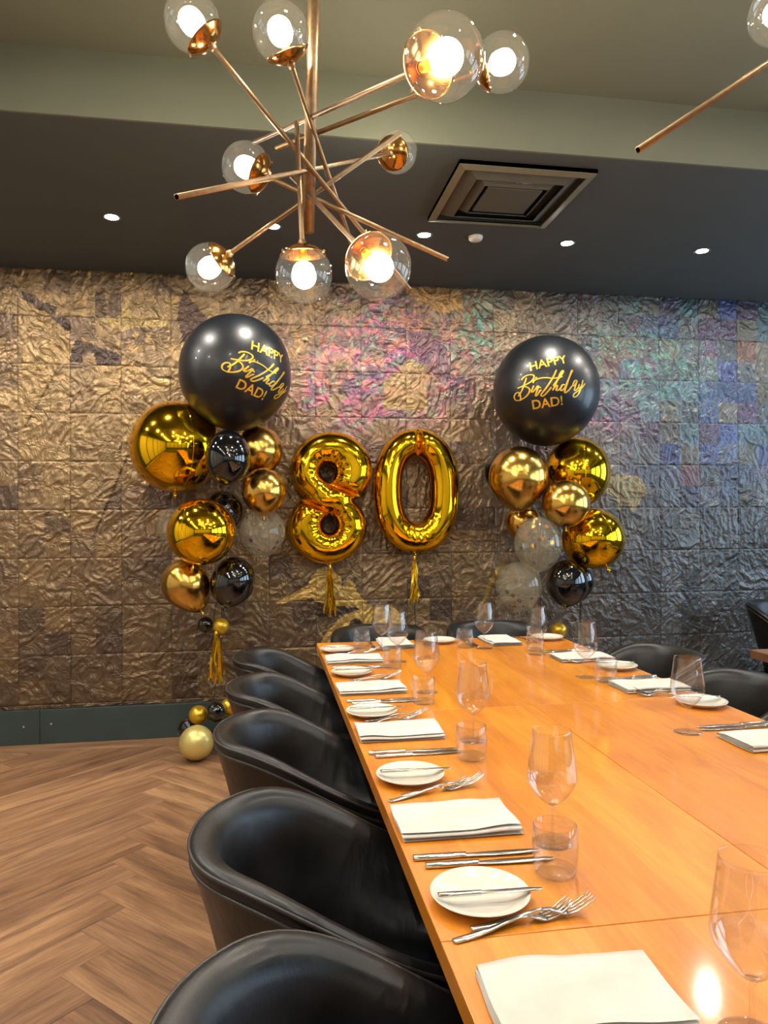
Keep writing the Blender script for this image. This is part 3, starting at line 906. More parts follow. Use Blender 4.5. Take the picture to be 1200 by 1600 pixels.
# ------------------------------------------------------------------ tub chairs (back towards -x, opening towards +x)
def plan_path(n=49):
    pts = []
    W, BX = 0.264, -0.275
    for t in np.linspace(-1, 1, n):
        s = abs(t)
        sg = 1 if t >= 0 else -1
        if s < 0.66:
            th = s / 0.66 * (math.pi / 2)
            e = 0.92
            x = -0.0 + BX * (math.cos(th) ** e); y = W * (math.sin(th) ** e)
        else:
            q = (s - 0.66) / 0.34
            x = 0.25 * q; y = W - 0.035 * q * q
        pts.append((x, sg * y))
    return pts
def rim_z(x):
    q = min(1, max(0, (x + 0.20) / 0.46))
    q = q * q * (3 - 2 * q)
    return 0.782 - 0.165 * q
def make_chair():
    root = empty('tub_chair')
    path = plan_path()
    n = len(path)
    V, F = [], []
    prof_n = None
    for i, (x, y) in enumerate(path):
        a = path[max(0, i - 1)]; b = path[min(n - 1, i + 1)]
        tx, ty = b[0] - a[0], b[1] - a[1]
        L = math.hypot(tx, ty); nx, ny = -ty / L, tx / L
        if nx * x + ny * y < 0 and not (x > 0 and ny * y > 0): nx, ny = -nx, -ny
        if y != 0 and x > 0 and ny * y < 0: nx, ny = -nx, -ny
        zr = rim_z(x)
        k = 1.0
        prof = [(-0.150, 0.305), (-0.120, 0.31), (-0.098, 0.40), (-0.064, 0.52), (-0.030, zr - 0.12), (-0.012, zr - 0.06), (-0.003, zr - 0.030), (0.001, zr - 0.014), (-0.003, zr - 0.003),
                (-0.014, zr + 0.002), (-0.034, zr - 0.002), (-0.050, zr - 0.014), (-0.062, zr - 0.040), (-0.078, zr - 0.11), (-0.100, 0.55), (-0.115, 0.47), (-0.128, 0.40), (-0.150, 0.36)]
        prof_n = len(prof)
        for (o, z) in prof:
            V.append((x + nx * o, y + ny * o, z))
    for i in range(n - 1):
        for k in range(prof_n):
            k2 = (k + 1) % prof_n
            F.append((i * prof_n + k, i * prof_n + k2, (i + 1) * prof_n + k2, (i + 1) * prof_n + k))
    F.append(tuple(range(prof_n))); F.append(tuple((n - 1) * prof_n + k for k in range(prof_n))[::-1])
    bm = bmesh.new()
    vv = [bm.verts.new(v) for v in V]
    for f in F: bm.faces.new([vv[i] for i in f])
    bm_obj('shell', bm, MAT['leather'], root, smooth=True)
    # two piped seams following the rim
    for off, dz, r in ((-0.003, -0.030, 0.0040), (0.0, -0.006, 0.0034)):
        P = []
        for i, (x, y) in enumerate(path):
            a = path[max(0, i - 1)]; b = path[min(n - 1, i + 1)]
            tx, ty = b[0] - a[0], b[1] - a[1]
            L = math.hypot(tx, ty); nx, ny = -ty / L, tx / L
            if nx * x + ny * y < 0: nx, ny = -nx, -ny
            P.append((x + nx * off, y + ny * off, rim_z(x) + dz))
        v, f = tube(P, r, 8)
        mesh_obj('piping', v, f, MAT['piping'], root)
    # seat cushion
    sv, sf = [], []
    rings = [(0.86, 0.33), (0.97, 0.345), (1.0, 0.38), (1.0, 0.42), (0.97, 0.445), (0.85, 0.458), (0.5, 0.465)]
    m = 44
    for s, z in rings:
        for k in range(m):
            a = 2 * math.pi * k / m
            e = 0.62
            x = 0.045 + s * 0.205 * math.copysign(abs(math.cos(a)) ** e, math.cos(a)); y = s * 0.160 * math.copysign(abs(math.sin(a)) ** e, math.sin(a))
            sv.append((x, y, z))
    sv.append((0.06, 0, 0.466)); sv.append((0.06, 0, 0.33))
    for i in range(len(rings) - 1):
        for k in range(m):
            k2 = (k + 1) % m
            sf.append((i * m + k, i * m + k2, (i + 1) * m + k2, (i + 1) * m + k))
    for k in range(m):
        sf.append(((len(rings) - 1) * m + k, (len(rings) - 1) * m + (k + 1) % m, len(sv) - 2))
        sf.append(((k + 1) % m, k, len(sv) - 1))
    mesh_obj('seat', sv, sf, MAT['leather'], root)
    box('seat_base', -0.15, 0.27, -0.17, 0.17, 0.302, 0.332, MAT['black_metal'], root, 0.006)
    for sx, sy in ((-0.15, -0.15), (-0.15, 0.15), (0.24, -0.16), (0.24, 0.16)):
        v, f = tube([(sx * 1.15, sy * 1.15, 0), (sx, sy, 0.305)], [0.011, 0.017], 12)
        mesh_obj('leg', v, f, MAT['black_metal'], root)
    return root
chair0 = make_chair()
CH = [ # x, y, rot, label, group
    (0.138, 0.835, -0.07, 'black leather tub chair nearest the camera, cut by the bottom edge', 'left'),
    (0.138, 1.405, -0.07, 'black leather tub chair second nearest on the left side of the table', 'left'),
    (0.138, 2.075, -0.07, 'black leather tub chair third from the camera along the left side', 'left'),
    (0.145, 2.615, -0.07, 'black leather tub chair fourth from the camera along the left side', 'left'),
    (0.145, 3.155, -0.07, 'black leather tub chair farthest along the left side of the table', 'left'),
    (0.592, 3.68, -math.pi / 2, 'black leather tub chair at the table head, below the gold eight', 'end'),
    (1.20, 3.70, -math.pi / 2 - 0.05, 'black leather tub chair at the table head, below the right balloons', 'end'),
    (1.555, 2.93, math.pi + 0.06, 'black leather tub chair farthest along the right side of the table', 'right'),
    (1.555, 2.36, math.pi, 'black leather tub chair at right behind the plate and knives', 'right'),
    (1.56, 1.80, math.pi, 'black leather tub chair of which only a sliver shows at right', 'right'),
    (3.38, 4.28, math.pi / 2 + math.pi * 1.1, 'dark tub chair in the shadow against the far right wall', 'far')]
GRP = {'left': 'tub chairs along the left of the table', 'end': 'tub chairs at the table head', 'right': 'tub chairs along the right of the table', 'far': 'tub chairs along the right of the table'}
for i, (x, y, rz, lab, g) in enumerate(CH):
    c = chair0 if i == 0 else copy_tree(chair0)
    c.location = (x, y, 0); c.rotation_euler = (0, 0, rz)
    tag(c, lab, 'chair', GRP[g])

# second table cut by the right picture edge
st = empty('side_table', (2.75, 2.55, 0))
tag(st, 'brown wooden table corner at the right picture edge', 'table')
box('table_top', -0.57, 0.57, -0.49, 0.49, 0.712, 0.75, MAT['walnut'], st, 0.003)
box('pedestal', -0.05, 0.05, -0.05, 0.05, 0.02, 0.712, MAT['black_metal'], st, 0.006)
box('foot', -0.28, 0.28, -0.28, 0.28, 0.0, 0.02, MAT['black_metal'], st, 0.006)

# ------------------------------------------------------------------ tableware masters
def part_mesh(name, V, F, m, smooth=True):
    me = bpy.data.meshes.new(name)
    me.from_pydata([tuple(v) for v in V], [], [tuple(f) for f in F])
    if smooth: me.polygons.foreach_set('use_smooth', [True] * len(me.polygons))
    me.materials.append(m)
    return me

# wine glass
bowl_pts = catmull([(0.0045, 0.070), (0.016, 0.0765), (0.033, 0.094), (0.0455, 0.116), (0.0462, 0.130), (0.0432, 0.158), (0.0395, 0.186), (0.0365, 0.213)], 6)
bowl_prof = [(0.0, 0.0695)] + [tuple(p) for p in bowl_pts]
inner = [(max(0.0, r - 0.0011), z + 0.0006) for r, z in bowl_prof[::-1]]
WG = {'bowl': part_mesh('bowl', *lathe(bowl_prof + [(0.0360, 0.2136)] + inner, 44), MAT['glass']),
      'stem': part_mesh('stem', *lathe([(0.0, 0.004), (0.0065, 0.0045), (0.0042, 0.010), (0.0034, 0.03), (0.0034, 0.055), (0.0048, 0.066), (0.008, 0.0715), (0.0, 0.0712)], 20), MAT['glass_solid']),
      'foot': part_mesh('foot', *lathe([(0.0, 0.0006), (0.038, 0.0006), (0.0385, 0.0014), (0.02, 0.0026), (0.006, 0.0048), (0.0, 0.005)], 44), MAT['glass'])}
TB = {'wall': part_mesh('wall', *lathe([(0.033, 0.0005), (0.0365, 0.012), (0.039, 0.035), (0.0395, 0.055), (0.0375, 0.086), (0.0368, 0.0868), (0.036, 0.086), (0.0378, 0.055), (0.0372, 0.035), (0.0345, 0.0145)], 44), MAT['glass']),
      'thick_base': part_mesh('thick_base', *lathe([(0.0, 0.0006), (0.030, 0.0006), (0.0335, 0.004), (0.0345, 0.012), (0.030, 0.0125), (0.015, 0.0135), (0.0, 0.014)], 40), MAT['glass_solid'])}
PLATE = part_mesh('bread_plate', *lathe([(0.0, 0.0045), (0.045, 0.0046), (0.058, 0.0075), (0.072, 0.0135), (0.0795, 0.0178), (0.0803, 0.0172), (0.0795, 0.0162), (0.066, 0.0085), (0.05, 0.0028), (0.049, 0.0002), (0.046, 0.0002), (0.045, 0.0022), (0.0, 0.0024)], 56), MAT['porcelain'])

def strip(stations, th):
    """stations: (x, half width, z); a solid strip with a slightly domed top."""
    V, F = [], []
    for x, w, z in stations:
        V += [(x, -w, z + th * 0.35), (x, -w * 0.6, z + th), (x, w * 0.6, z + th), (x, w, z + th * 0.35), (x, w * 0.7, z), (x, -w * 0.7, z)]
    for i in range(len(stations) - 1):
        for k in range(6):
            k2 = (k + 1) % 6
            F.append((i * 6 + k, (i + 1) * 6 + k, (i + 1) * 6 + k2, i * 6 + k2))
    F.append(tuple(range(6))); F.append(tuple((len(stations) - 1) * 6 + k for k in range(6))[::-1])
    return V, F
# fork: butt at x=0, tines at x=0.205
fk_h = strip([(0, 0.004, 0.0008), (0.003, 0.0078, 0.0006), (0.03, 0.0082, 0.0012), (0.06, 0.0062, 0.004), (0.09, 0.0042, 0.0085), (0.115, 0.0034, 0.011), (0.132, 0.0042, 0.0092)], 0.0028)
fk_n = strip([(0.130, 0.0042, 0.0094), (0.140, 0.0085, 0.006), (0.149, 0.0118, 0.0035), (0.160, 0.0124, 0.0032)], 0.0022)
tV, tF = [], []
for k in range(4):
    yo = (k - 1.5) * 0.0068
    v, f = strip([(0.158, 0.0024, 0.0034), (0.172, 0.0022, 0.0048), (0.186, 0.0019, 0.0095), (0.198, 0.0014, 0.0155), (0.205, 0.0007, 0.020)], 0.002)
    b = len(tV); tV += [(p[0], p[1] + yo, p[2]) for p in v]; tF += [tuple(i + b for i in q) for q in f]
FORK = {'handle': part_mesh('handle', *fk_h, MAT['silver']), 'neck': part_mesh('neck', *fk_n, MAT['silver']), 'tines': part_mesh('tines', tV, tF, MAT['silver'])}
# knife: butt at x=0
def kn(scale):
    h = strip([(0, 0.005 * scale, 0.001), (0.003, 0.0082 * scale, 0.0003), (0.03 * scale, 0.0088 * scale, 0.0003), (0.075 * scale, 0.0072 * scale, 0.0003), (0.092 * scale, 0.0064 * scale, 0.0003), (0.097 * scale, 0.0068 * scale, 0.0006)], 0.0075 * scale)
    bl = strip([(0.095 * scale, 0.0060 * scale, 0.0022), (0.102 * scale, 0.0078 * scale, 0.0026), (0.15 * scale, 0.0098 * scale, 0.0026), (0.20 * scale, 0.0098 * scale, 0.0026), (0.222 * scale, 0.0075 * scale, 0.0026), (0.236 * scale, 0.0015, 0.0026)], 0.0016)
    return {'handle': part_mesh('handle', *h, MAT['silver']), 'blade': part_mesh('blade', *bl, MAT['silver'])}
KNIFE, BUTTER = kn(1.0), kn(0.72)

def napkin_mesh(seed):
    """a cloth folded in three: an S-shaped fold drawn along x, gently rumpled"""
    rs = np.random.default_rng(seed)
    L, W = 0.236, 0.150
    prof = []
    lay = [(0.0026, 0), (0.0072, 1), (0.0118, 2), (0.0160, 3)]
    for z, k in lay:
        seg = np.linspace(-W / 2, W / 2, 9)
        if k % 2: seg = seg[::-1]
        shrink = 1 - 0.018 * k
        for s in seg: prof.append((s * shrink + 0.0015 * k, z))
        if k < len(lay) - 1:
            e = seg[-1] * shrink; sg = 1 if e > 0 else -1
            prof.append((e + sg * 0.002, z + 0.0022))
    nx = 25
    V, F = [], []
    ph = rs.uniform(0, 6.28, 4)
    for i in range(nx):
        x = -L / 2 + L * i / (nx - 1)
        for j, (v, z) in enumerate(prof):
            rum = 0.0022 * math.sin(x * 26 + ph[0] + v * 14) + 0.0014 * math.sin(x * 47 + ph[1] - v * 30)
            lift = z / 0.0160
            V.append((x + 0.003 * lift * math.sin(ph[2]) + 0.0015 * math.sin(v * 40 + ph[3]), v + 0.0035 * lift * math.sin(x * 17 + ph[2]), z + max(-0.0012, rum) * lift))
    m = len(prof)
    for i in range(nx - 1):
        for j in range(m - 1):
            F.append((i * m + j, (i + 1) * m + j, (i + 1) * m + j + 1, i * m + j + 1))
    me = part_mesh('napkin', V, F, MAT['linen'])
    return me
NAP = [napkin_mesh(s) for s in (3, 8, 21)]

def assemble(name, parts, loc, rz, label, cat, group, tilt=None):
    o = empty(name, loc, rz)
    if tilt: o.rotation_euler = (tilt[0], tilt[1], rz)
    for k, me in parts.items():
        link(bpy.data.objects.new(k, me), o)
    return tag(o, label, cat, group)
def single(name, me, loc, rz, label, cat, group):
    o = bpy.data.objects.new(name, me); link(o)
    o.location = loc; o.rotation_euler = (0, 0, rz)
    return tag(o, label, cat, group)

SET = [ # phrase, base direction (rotation of the diner's facing), items
 ('at the place nearest the camera on the left', 0.0, dict(plate=(0.340, 1.145), butter=(0.268, 1.133, -0.05), forks=[(0.268, 1.040, 0.235), (0.300, 1.060, 0.13)], napkin=(0.392, 0.882, -0.02, 1), wine=(0.566, 0.790))),
 ('at the second place on the left', 0.0, dict(plate=(0.336, 1.696), butter=(0.266, 1.702, -0.04), forks=[(0.264, 1.571, 0.31), (0.294, 1.588, 0.25)], napkin=(0.377, 1.442, -0.02, 0), knives=[(0.262, 1.300, -0.03), (0.277, 1.268, -0.04)], tumbler=(0.493, 1.207), wine=(0.536, 1.325))),
 ('at the third place on the left', 0.0, dict(plate=(0.328, 2.265), butter=(0.262, 2.272, -0.03), forks=[(0.272, 2.150, 0.30), (0.297, 2.180, 0.25)], napkin=(0.378, 2.058, 0.0, 2), knives=[(0.266, 1.892, 0.0), (0.278, 1.862, 0.02)], tumbler=(0.518, 1.812), wine=(0.566, 1.960))),
 ('at the fourth place on the left', 0.0, dict(plate=(0.334, 2.848), butter=(0.266, 2.850, -0.02), forks=[(0.290, 2.710, 0.24), (0.315, 2.735, 0.22)], napkin=(0.374, 2.590, 0.0, 0), knives=[(0.268, 2.432, 0.02), (0.282, 2.402, 0.02)], tumbler=(0.516, 2.375), wine=(0.560, 2.520))),
 ('at the fifth and farthest place on the left', 0.0, dict(plate=(0.328, 3.342), butter=(0.262, 3.345, -0.02), forks=[(0.290, 3.235, 0.28), (0.318, 3.262, 0.25)], napkin=(0.374, 3.125, 0.0, 1), knives=[(0.270, 2.985, 0.02), (0.284, 2.960, 0.02)], tumbler=(0.512, 2.945), wine=(0.556, 3.070))),
 ('at the left place of the table head', -math.pi / 2, dict(plate=(0.842, 3.49), forks=[(0.752, 3.555, -math.pi / 2 + 0.2), (0.728, 3.545, -math.pi / 2 + 0.15)], napkin=(0.615, 3.47, -math.pi / 2, 2), knives=[(0.505, 3.555, -math.pi / 2)], tumbler=(0.448, 3.405), wine=(0.534, 3.345))),
 ('at the right place of the table head', -math.pi / 2, dict(plate=(1.385, 3.475), forks=[(1.262, 3.555, -math.pi / 2 + 0.25), (1.232, 3.56, -math.pi / 2 + 0.2)], napkin=(1.130, 3.45, -math.pi / 2, 0), knives=[(0.988, 3.56, -math.pi / 2), (0.965, 3.555, -math.pi / 2)], tumbler=(0.924, 3.335), wine=(1.008, 3.300))),
 ('at the farthest place on the right', math.pi, dict(plate=(1.395, 2.765), butter=(1.47, 2.77, math.pi - 0.1), forks=[(1.44, 2.865, math.pi - 0.2)], napkin=(1.345, 2.985, math.pi, 1), knives=[(1.455, 3.165, math.pi), (1.465, 3.14, math.pi)], tumbler=(1.215, 3.195), wine=(1.192, 3.110))),
 ('at the middle place on the right', math.pi, dict(plate=(1.396, 2.190), butter=(1.468, 2.2, math.pi - 0.15), forks=[(1.44, 2.31, math.pi - 0.12), (1.455, 2.335, math.pi - 0.1)], napkin=(1.350, 2.440, math.pi, 0), knives=[(1.470, 2.60, math.pi + 0.04), (1.455, 2.57, math.pi)], tumbler=(1.245, 2.555), wine=(1.205, 2.640))),
 ('at the nearest place on the right', math.pi, dict(napkin=(1.355, 1.80, math.pi + 0.03, 2), knives=[(1.470, 1.955, math.pi - 0.02), (1.46, 1.925, math.pi - 0.02)], wine=(1.184, 1.924))),
]
for ph, rz, it in SET:
    z = TZ
    if 'plate' in it:
        single('bread_plate', PLATE, (*it['plate'], z), 0, 'round white bread plate ' + ph, 'plate', 'white bread plates')
    if 'butter' in it:
        x, y, a = it['butter']
        assemble('butter_knife', BUTTER, (x, y, z + 0.0185), a, 'steel butter knife across the plate ' + ph, 'knife', 'butter knives on bread plates')
    for k, (x, y, a) in enumerate(it.get('forks', [])):
        lab = 'steel fork' if len(it['forks']) == 1 else ('outer steel fork, nearer the napkin,' if k == 0 else 'inner steel fork, nearer the plate,')
        assemble('fork', FORK, (x, y, z + 0.0002 + 0.004 * k), a, lab + ' ' + ph, 'fork', 'steel forks')
    if 'napkin' in it:
        x, y, a, v = it['napkin']
        single('napkin', NAP[v], (x, y, z), a, 'folded white linen napkin ' + ph, 'napkin', 'folded white napkins')
    for k, (x, y, a) in enumerate(it.get('knives', [])):
        lab = 'steel table knife' if len(it['knives']) == 1 else ('steel table knife closer to the napkin' if k == 0 else 'steel table knife farther from the napkin')
        assemble('table_knife', KNIFE, (x, y, z), a, lab + ' ' + ph, 'knife', 'steel table knives')
    if 'tumbler' in it:
        assemble('water_tumbler', TB, (*it['tumbler'], z), 0, 'empty clear water tumbler ' + ph, 'tumbler', 'water tumblers')
    if 'wine' in it:
        assemble('wine_glass', WG, (*it['wine'], z), 0, 'empty stemmed wine glass ' + ph, 'wine glass', 'stemmed wine glasses')

# ------------------------------------------------------------------ balloons
def balloon_verts(rx, rz, drop=0.0, nu=40, nv=30):
    """latex balloon: ellipsoid that draws to a neck at the bottom by `drop`"""
    prof = []
    for k in range(nv + 1):
        a = math.pi * k / nv
        r = rx * math.sin(a); z = rz * math.cos(a)
        if drop and z < 0:
            q = -z / rz
            z -= drop * q ** 4
            r *= 1 + 0.10 * q * (1 - q)
        prof.append((r, z))
    prof[-1] = (0, prof[-1][1])
    prof = prof[::-1]
    return lathe(prof, nu)
def knot(m, z, parent, s=1.0):
    V, F = lathe([(0.0, z + 0.012 * s), (0.008 * s, z + 0.010 * s), (0.005 * s, z - 0.002 * s), (0.004 * s, z - 0.008 * s), (0.010 * s, z - 0.018 * s), (0.011 * s, z - 0.022 * s), (0, z - 0.018 * s)], 14)
    return mesh_obj('knot', V, F, m, parent)
def latex(c, rx, rz, m, label, group, drop=0.03, tilt=(0, 0), ks=1.0):
    V, F = balloon_verts(rx, rz, drop)
    o = mesh_obj('balloon', V, F, MAT[m], None, loc=c)
    o.rotation_euler = (tilt[0], tilt[1], 0)
    knot(MAT[m], -(rz + drop), o, ks)
    return tag(o, label, 'balloon', group)
def foil_orb(c, rx, rz, label, group, seam_dir, tail_dir):
    """mirror foil globe made of gores with a welded seam and a tail"""
    nu, nv = 64, 40
    V, F = [], []
    prof = [(math.sin(math.pi * k / nv), -math.cos(math.pi * k / nv)) for k in range(nv + 1)]
    v, f = lathe(prof, nu)
    for p in v:
        a = math.atan2(p[1], p[0])
        rr = math.hypot(p[0], p[1])
        w = 1 + 0.0022 * math.cos(a * 16) * abs(p[2]) ** 3
        g = abs((a / (2 * math.pi / 4)) - round(a / (2 * math.pi / 4)))
        w -= 0.012 * math.exp(-(g / 0.03) ** 2) * rr
        V.append((p[0] * rx * w, p[1] * rx * w, p[2] * rz * w))
    o = mesh_obj('balloon', V, f, MAT['foil_gold'], None, loc=c)
    o.rotation_euler = seam_dir
    P = []
    for k in range(49):
        t = 2 * math.pi * k / 48
        P.append((rx * 0.992 * math.sin(t), 0, rz * 0.992 * math.cos(t)))
    v, f = tube(P, 0.0018, 6)
    mesh_obj('seam', v, f, MAT['foil_gold'], o)
    d = Vector(tail_dir).normalized()
    b = Vector((d.x * rx, d.y * rx, d.z * rz)) * 0.985
    v, f = tube([b, b + d * 0.012, b + d * 0.03, b + d * 0.05], [0.004, 0.007, 0.012, 0.002], 6)
    mesh_obj('tail', v, f, MAT['foil_gold'], o)
    return tag(o, label, 'balloon', group)
def clear(c, rx, rz, label, group, n, drop=0.02):
    V, F = balloon_verts(rx, rz, drop)
    o = mesh_obj('balloon', V, F, MAT['clear_latex'], None, loc=c)
    knot(MAT['clear_latex'], -(rz + drop), o, 0.8)
    rs = random.Random(int(c[0] * 1000))
    for mk in ('confetti_gold', 'confetti_dark'):
        CV, CF = [], []
        for k in range(n):
            th = rs.uniform(0, 6.283); ph = math.acos(rs.uniform(-0.95, 0.75))
            d = Vector((math.sin(ph) * math.cos(th), math.sin(ph) * math.sin(th), math.cos(ph)))
            x, y, dd = frame_from(d)
            p = Vector((d.x * rx, d.y * rx, d.z * rz)) * 0.985
            r = rs.uniform(0.008, 0.015)
            b = len(CV)
            for q in range(8):
                a = q * math.pi / 4
                CV.append(p + x * r * math.cos(a) + y * r * math.sin(a))
            CF.append(tuple(range(b, b + 8)))
        if CV:
            mesh_obj('confetti', CV, CF, MAT[mk], o, smooth=False)
    return tag(o, label, 'balloon', group)
GL_, GR_ = 'balloons of the left bouquet', 'balloons of the right bouquet'

big_l = latex((-0.156, 4.300, 2.200), 0.316, 0.322, 'latex_satin', 'large black birthday balloon on top of the left bouquet', GL_, 0.02)
foil_orb((-0.502, 4.423, 1.775), 0.261, 0.266, 'large gold mirror foil balloon under the left birthday balloon', GL_, (0, 0, math.radians(-62)), (0.2, -0.1, -1))
latex((-0.191, 4.100, 1.693), 0.122, 0.146, 'latex_black', 'small glossy black balloon beside the large gold foil balloon', GL_, 0.01)
latex((-0.033, 4.500, 1.771), 0.147, 0.147, 'chrome_gold', 'gold chrome balloon half hidden behind the left birthday balloon', GL_)
latex((0.001, 4.300, 1.518), 0.125, 0.129, 'chrome_gold', 'small gold chrome balloon left of the gold eight', GL_, 0.02)
latex((-0.232, 4.450, 1.405), 0.114, 0.114, 'latex_black', 'black balloon tucked behind the lower left gold foil balloon', GL_)
clear((-0.515, 4.550, 1.308), 0.111, 0.123, 'clear balloon peeking out left of the lower gold foil balloon', GL_, 3)
foil_orb((-0.341, 4.200, 1.283), 0.188, 0.185, 'gold mirror foil balloon in the middle of the left bouquet', GL_, (0.1, 0.0, math.radians(-118)), (0.3, -0.2, -1))
clear((-0.008, 4.420, 1.279), 0.136, 0.136, 'clear confetti balloon left of the gold eight', GL_, 9)
latex((-0.444, 4.350, 0.985), 0.136, 0.140, 'chrome_gold', 'gold chrome balloon at the lower left of the left bouquet', GL_, 0.045, (0, -0.5))
latex((-0.175, 4.300, 0.997), 0.125, 0.143, 'latex_black', 'glossy black balloon at the lower right of the left bouquet', GL_, 0.01, (0, 0.3))
latex((-0.338, 4.400, 0.742), 0.045, 0.045, 'latex_black', 'tiny black balloon above the left gold tassel', GL_, 0.006, ks=0.5)
latex((-0.249, 4.380, 0.731), 0.048, 0.048, 'matte_gold', 'tiny gold balloon above the left gold tassel', GL_, 0.006, ks=0.5)
GB = 'balloons of the floor weight'
latex((-0.380, 4.400, 0.215), 0.056, 0.056, 'matte_gold', 'small gold balloon above the pale gold floor balloon', GB, 0.0, ks=0.5)
latex((-0.278, 4.350, 0.242), 0.055, 0.059, 'latex_black', 'small black balloon on top of the floor cluster', GB, 0.0, ks=0.5)
latex((-0.208, 4.435, 0.245), 0.049, 0.053, 'matte_gold', 'small gold balloon at the right of the floor cluster', GB, 0.0, ks=0.5)
latex((-0.436, 4.490, 0.111), 0.071, 0.075, 'latex_black', 'black balloon at the left of the floor cluster', GB, 0.0, ks=0.5)
latex((-0.378, 4.250, 0.100), 0.096, 0.0995, 'pearl_gold', 'pale gold pearl balloon resting on the floor', GB, 0.0, (0.9, 0), 0.6)
latex((-0.240, 4.380, 0.082), 0.071, 0.080, 'latex_black', 'black balloon on the floor behind the third chair', GB, 0.0, ks=0.5)

big_r = latex((1.741, 4.364, 2.147), 0.325, 0.333, 'latex_satin', 'large black birthday balloon on top of the right bouquet', GR_, 0.02)
latex((1.531, 4.288, 1.605), 0.179, 0.180, 'chrome_gold', 'large gold chrome balloon at the left of the right bouquet', GR_, 0.04)
latex((1.519, 4.585, 1.655), 0.112, 0.116, 'latex_black', 'black balloon hidden behind the large gold chrome balloon', GR_)
foil_orb((1.983, 4.450, 1.638), 0.207, 0.225, 'gold mirror foil balloon under the right birthday balloon', GR_, (0, 0, math.radians(-100)), (0, 0, -1))
latex((1.784, 4.170, 1.437), 0.142, 0.138, 'chrome_gold', 'small gold chrome balloon in front of the right bouquet', GR_, 0.01)
foil_orb((2.042, 4.350, 1.214), 0.195, 0.190, 'gold mirror foil balloon at the lower right of the right bouquet', GR_, (0.2, -0.35, math.radians(-80)), (0.1, 0, -1))
latex((1.643, 4.520, 1.324), 0.115, 0.110, 'chrome_gold', 'gold chrome balloon behind the upper confetti balloon', GR_)
clear((1.621, 4.200, 1.199), 0.142, 0.158, 'upper clear confetti balloon in the right bouquet', GR_, 14)
clear((1.535, 4.300, 0.936), 0.140, 0.145, 'lower clear confetti balloon above the wine glasses', GR_, 12)
latex((1.844, 4.300, 0.949), 0.125, 0.141, 'latex_black', 'glossy black balloon at the bottom of the right bouquet', GR_, 0.01)
latex((2.013, 4.520, 0.941), 0.104, 0.110, 'latex_black', 'black balloon behind the bottom black balloon at right', GR_)
latex((1.830, 4.400, 0.639), 0.052, 0.052, 'matte_gold', 'tiny gold balloon just behind the table at right', GR_, 0.006, ks=0.5)

# strings
v, f = tube(catmull([(-0.19, 4.40, 1.5), (-0.22, 4.42, 1.1), (-0.285, 4.39, 0.80), (-0.282, 4.36, 0.66), (-0.280, 4.36, 0.4), (-0.29, 4.36, 0.31)], 6), 0.0025, 6)
tag(mesh_obj('balloon_string', v, f, MAT['string']), 'black string holding the left balloon bouquet', 'string')
v, f = tube(catmull([(1.72, 4.40, 1.35), (1.70, 4.40, 1.05), (1.715, 4.41, 0.8), (1.75, 4.42, 0.4), (1.78, 4.43, 0.0)], 6), 0.0025, 6)
tag(mesh_obj('balloon_string', v, f, MAT['string']), 'black string holding the right balloon bouquet', 'string')

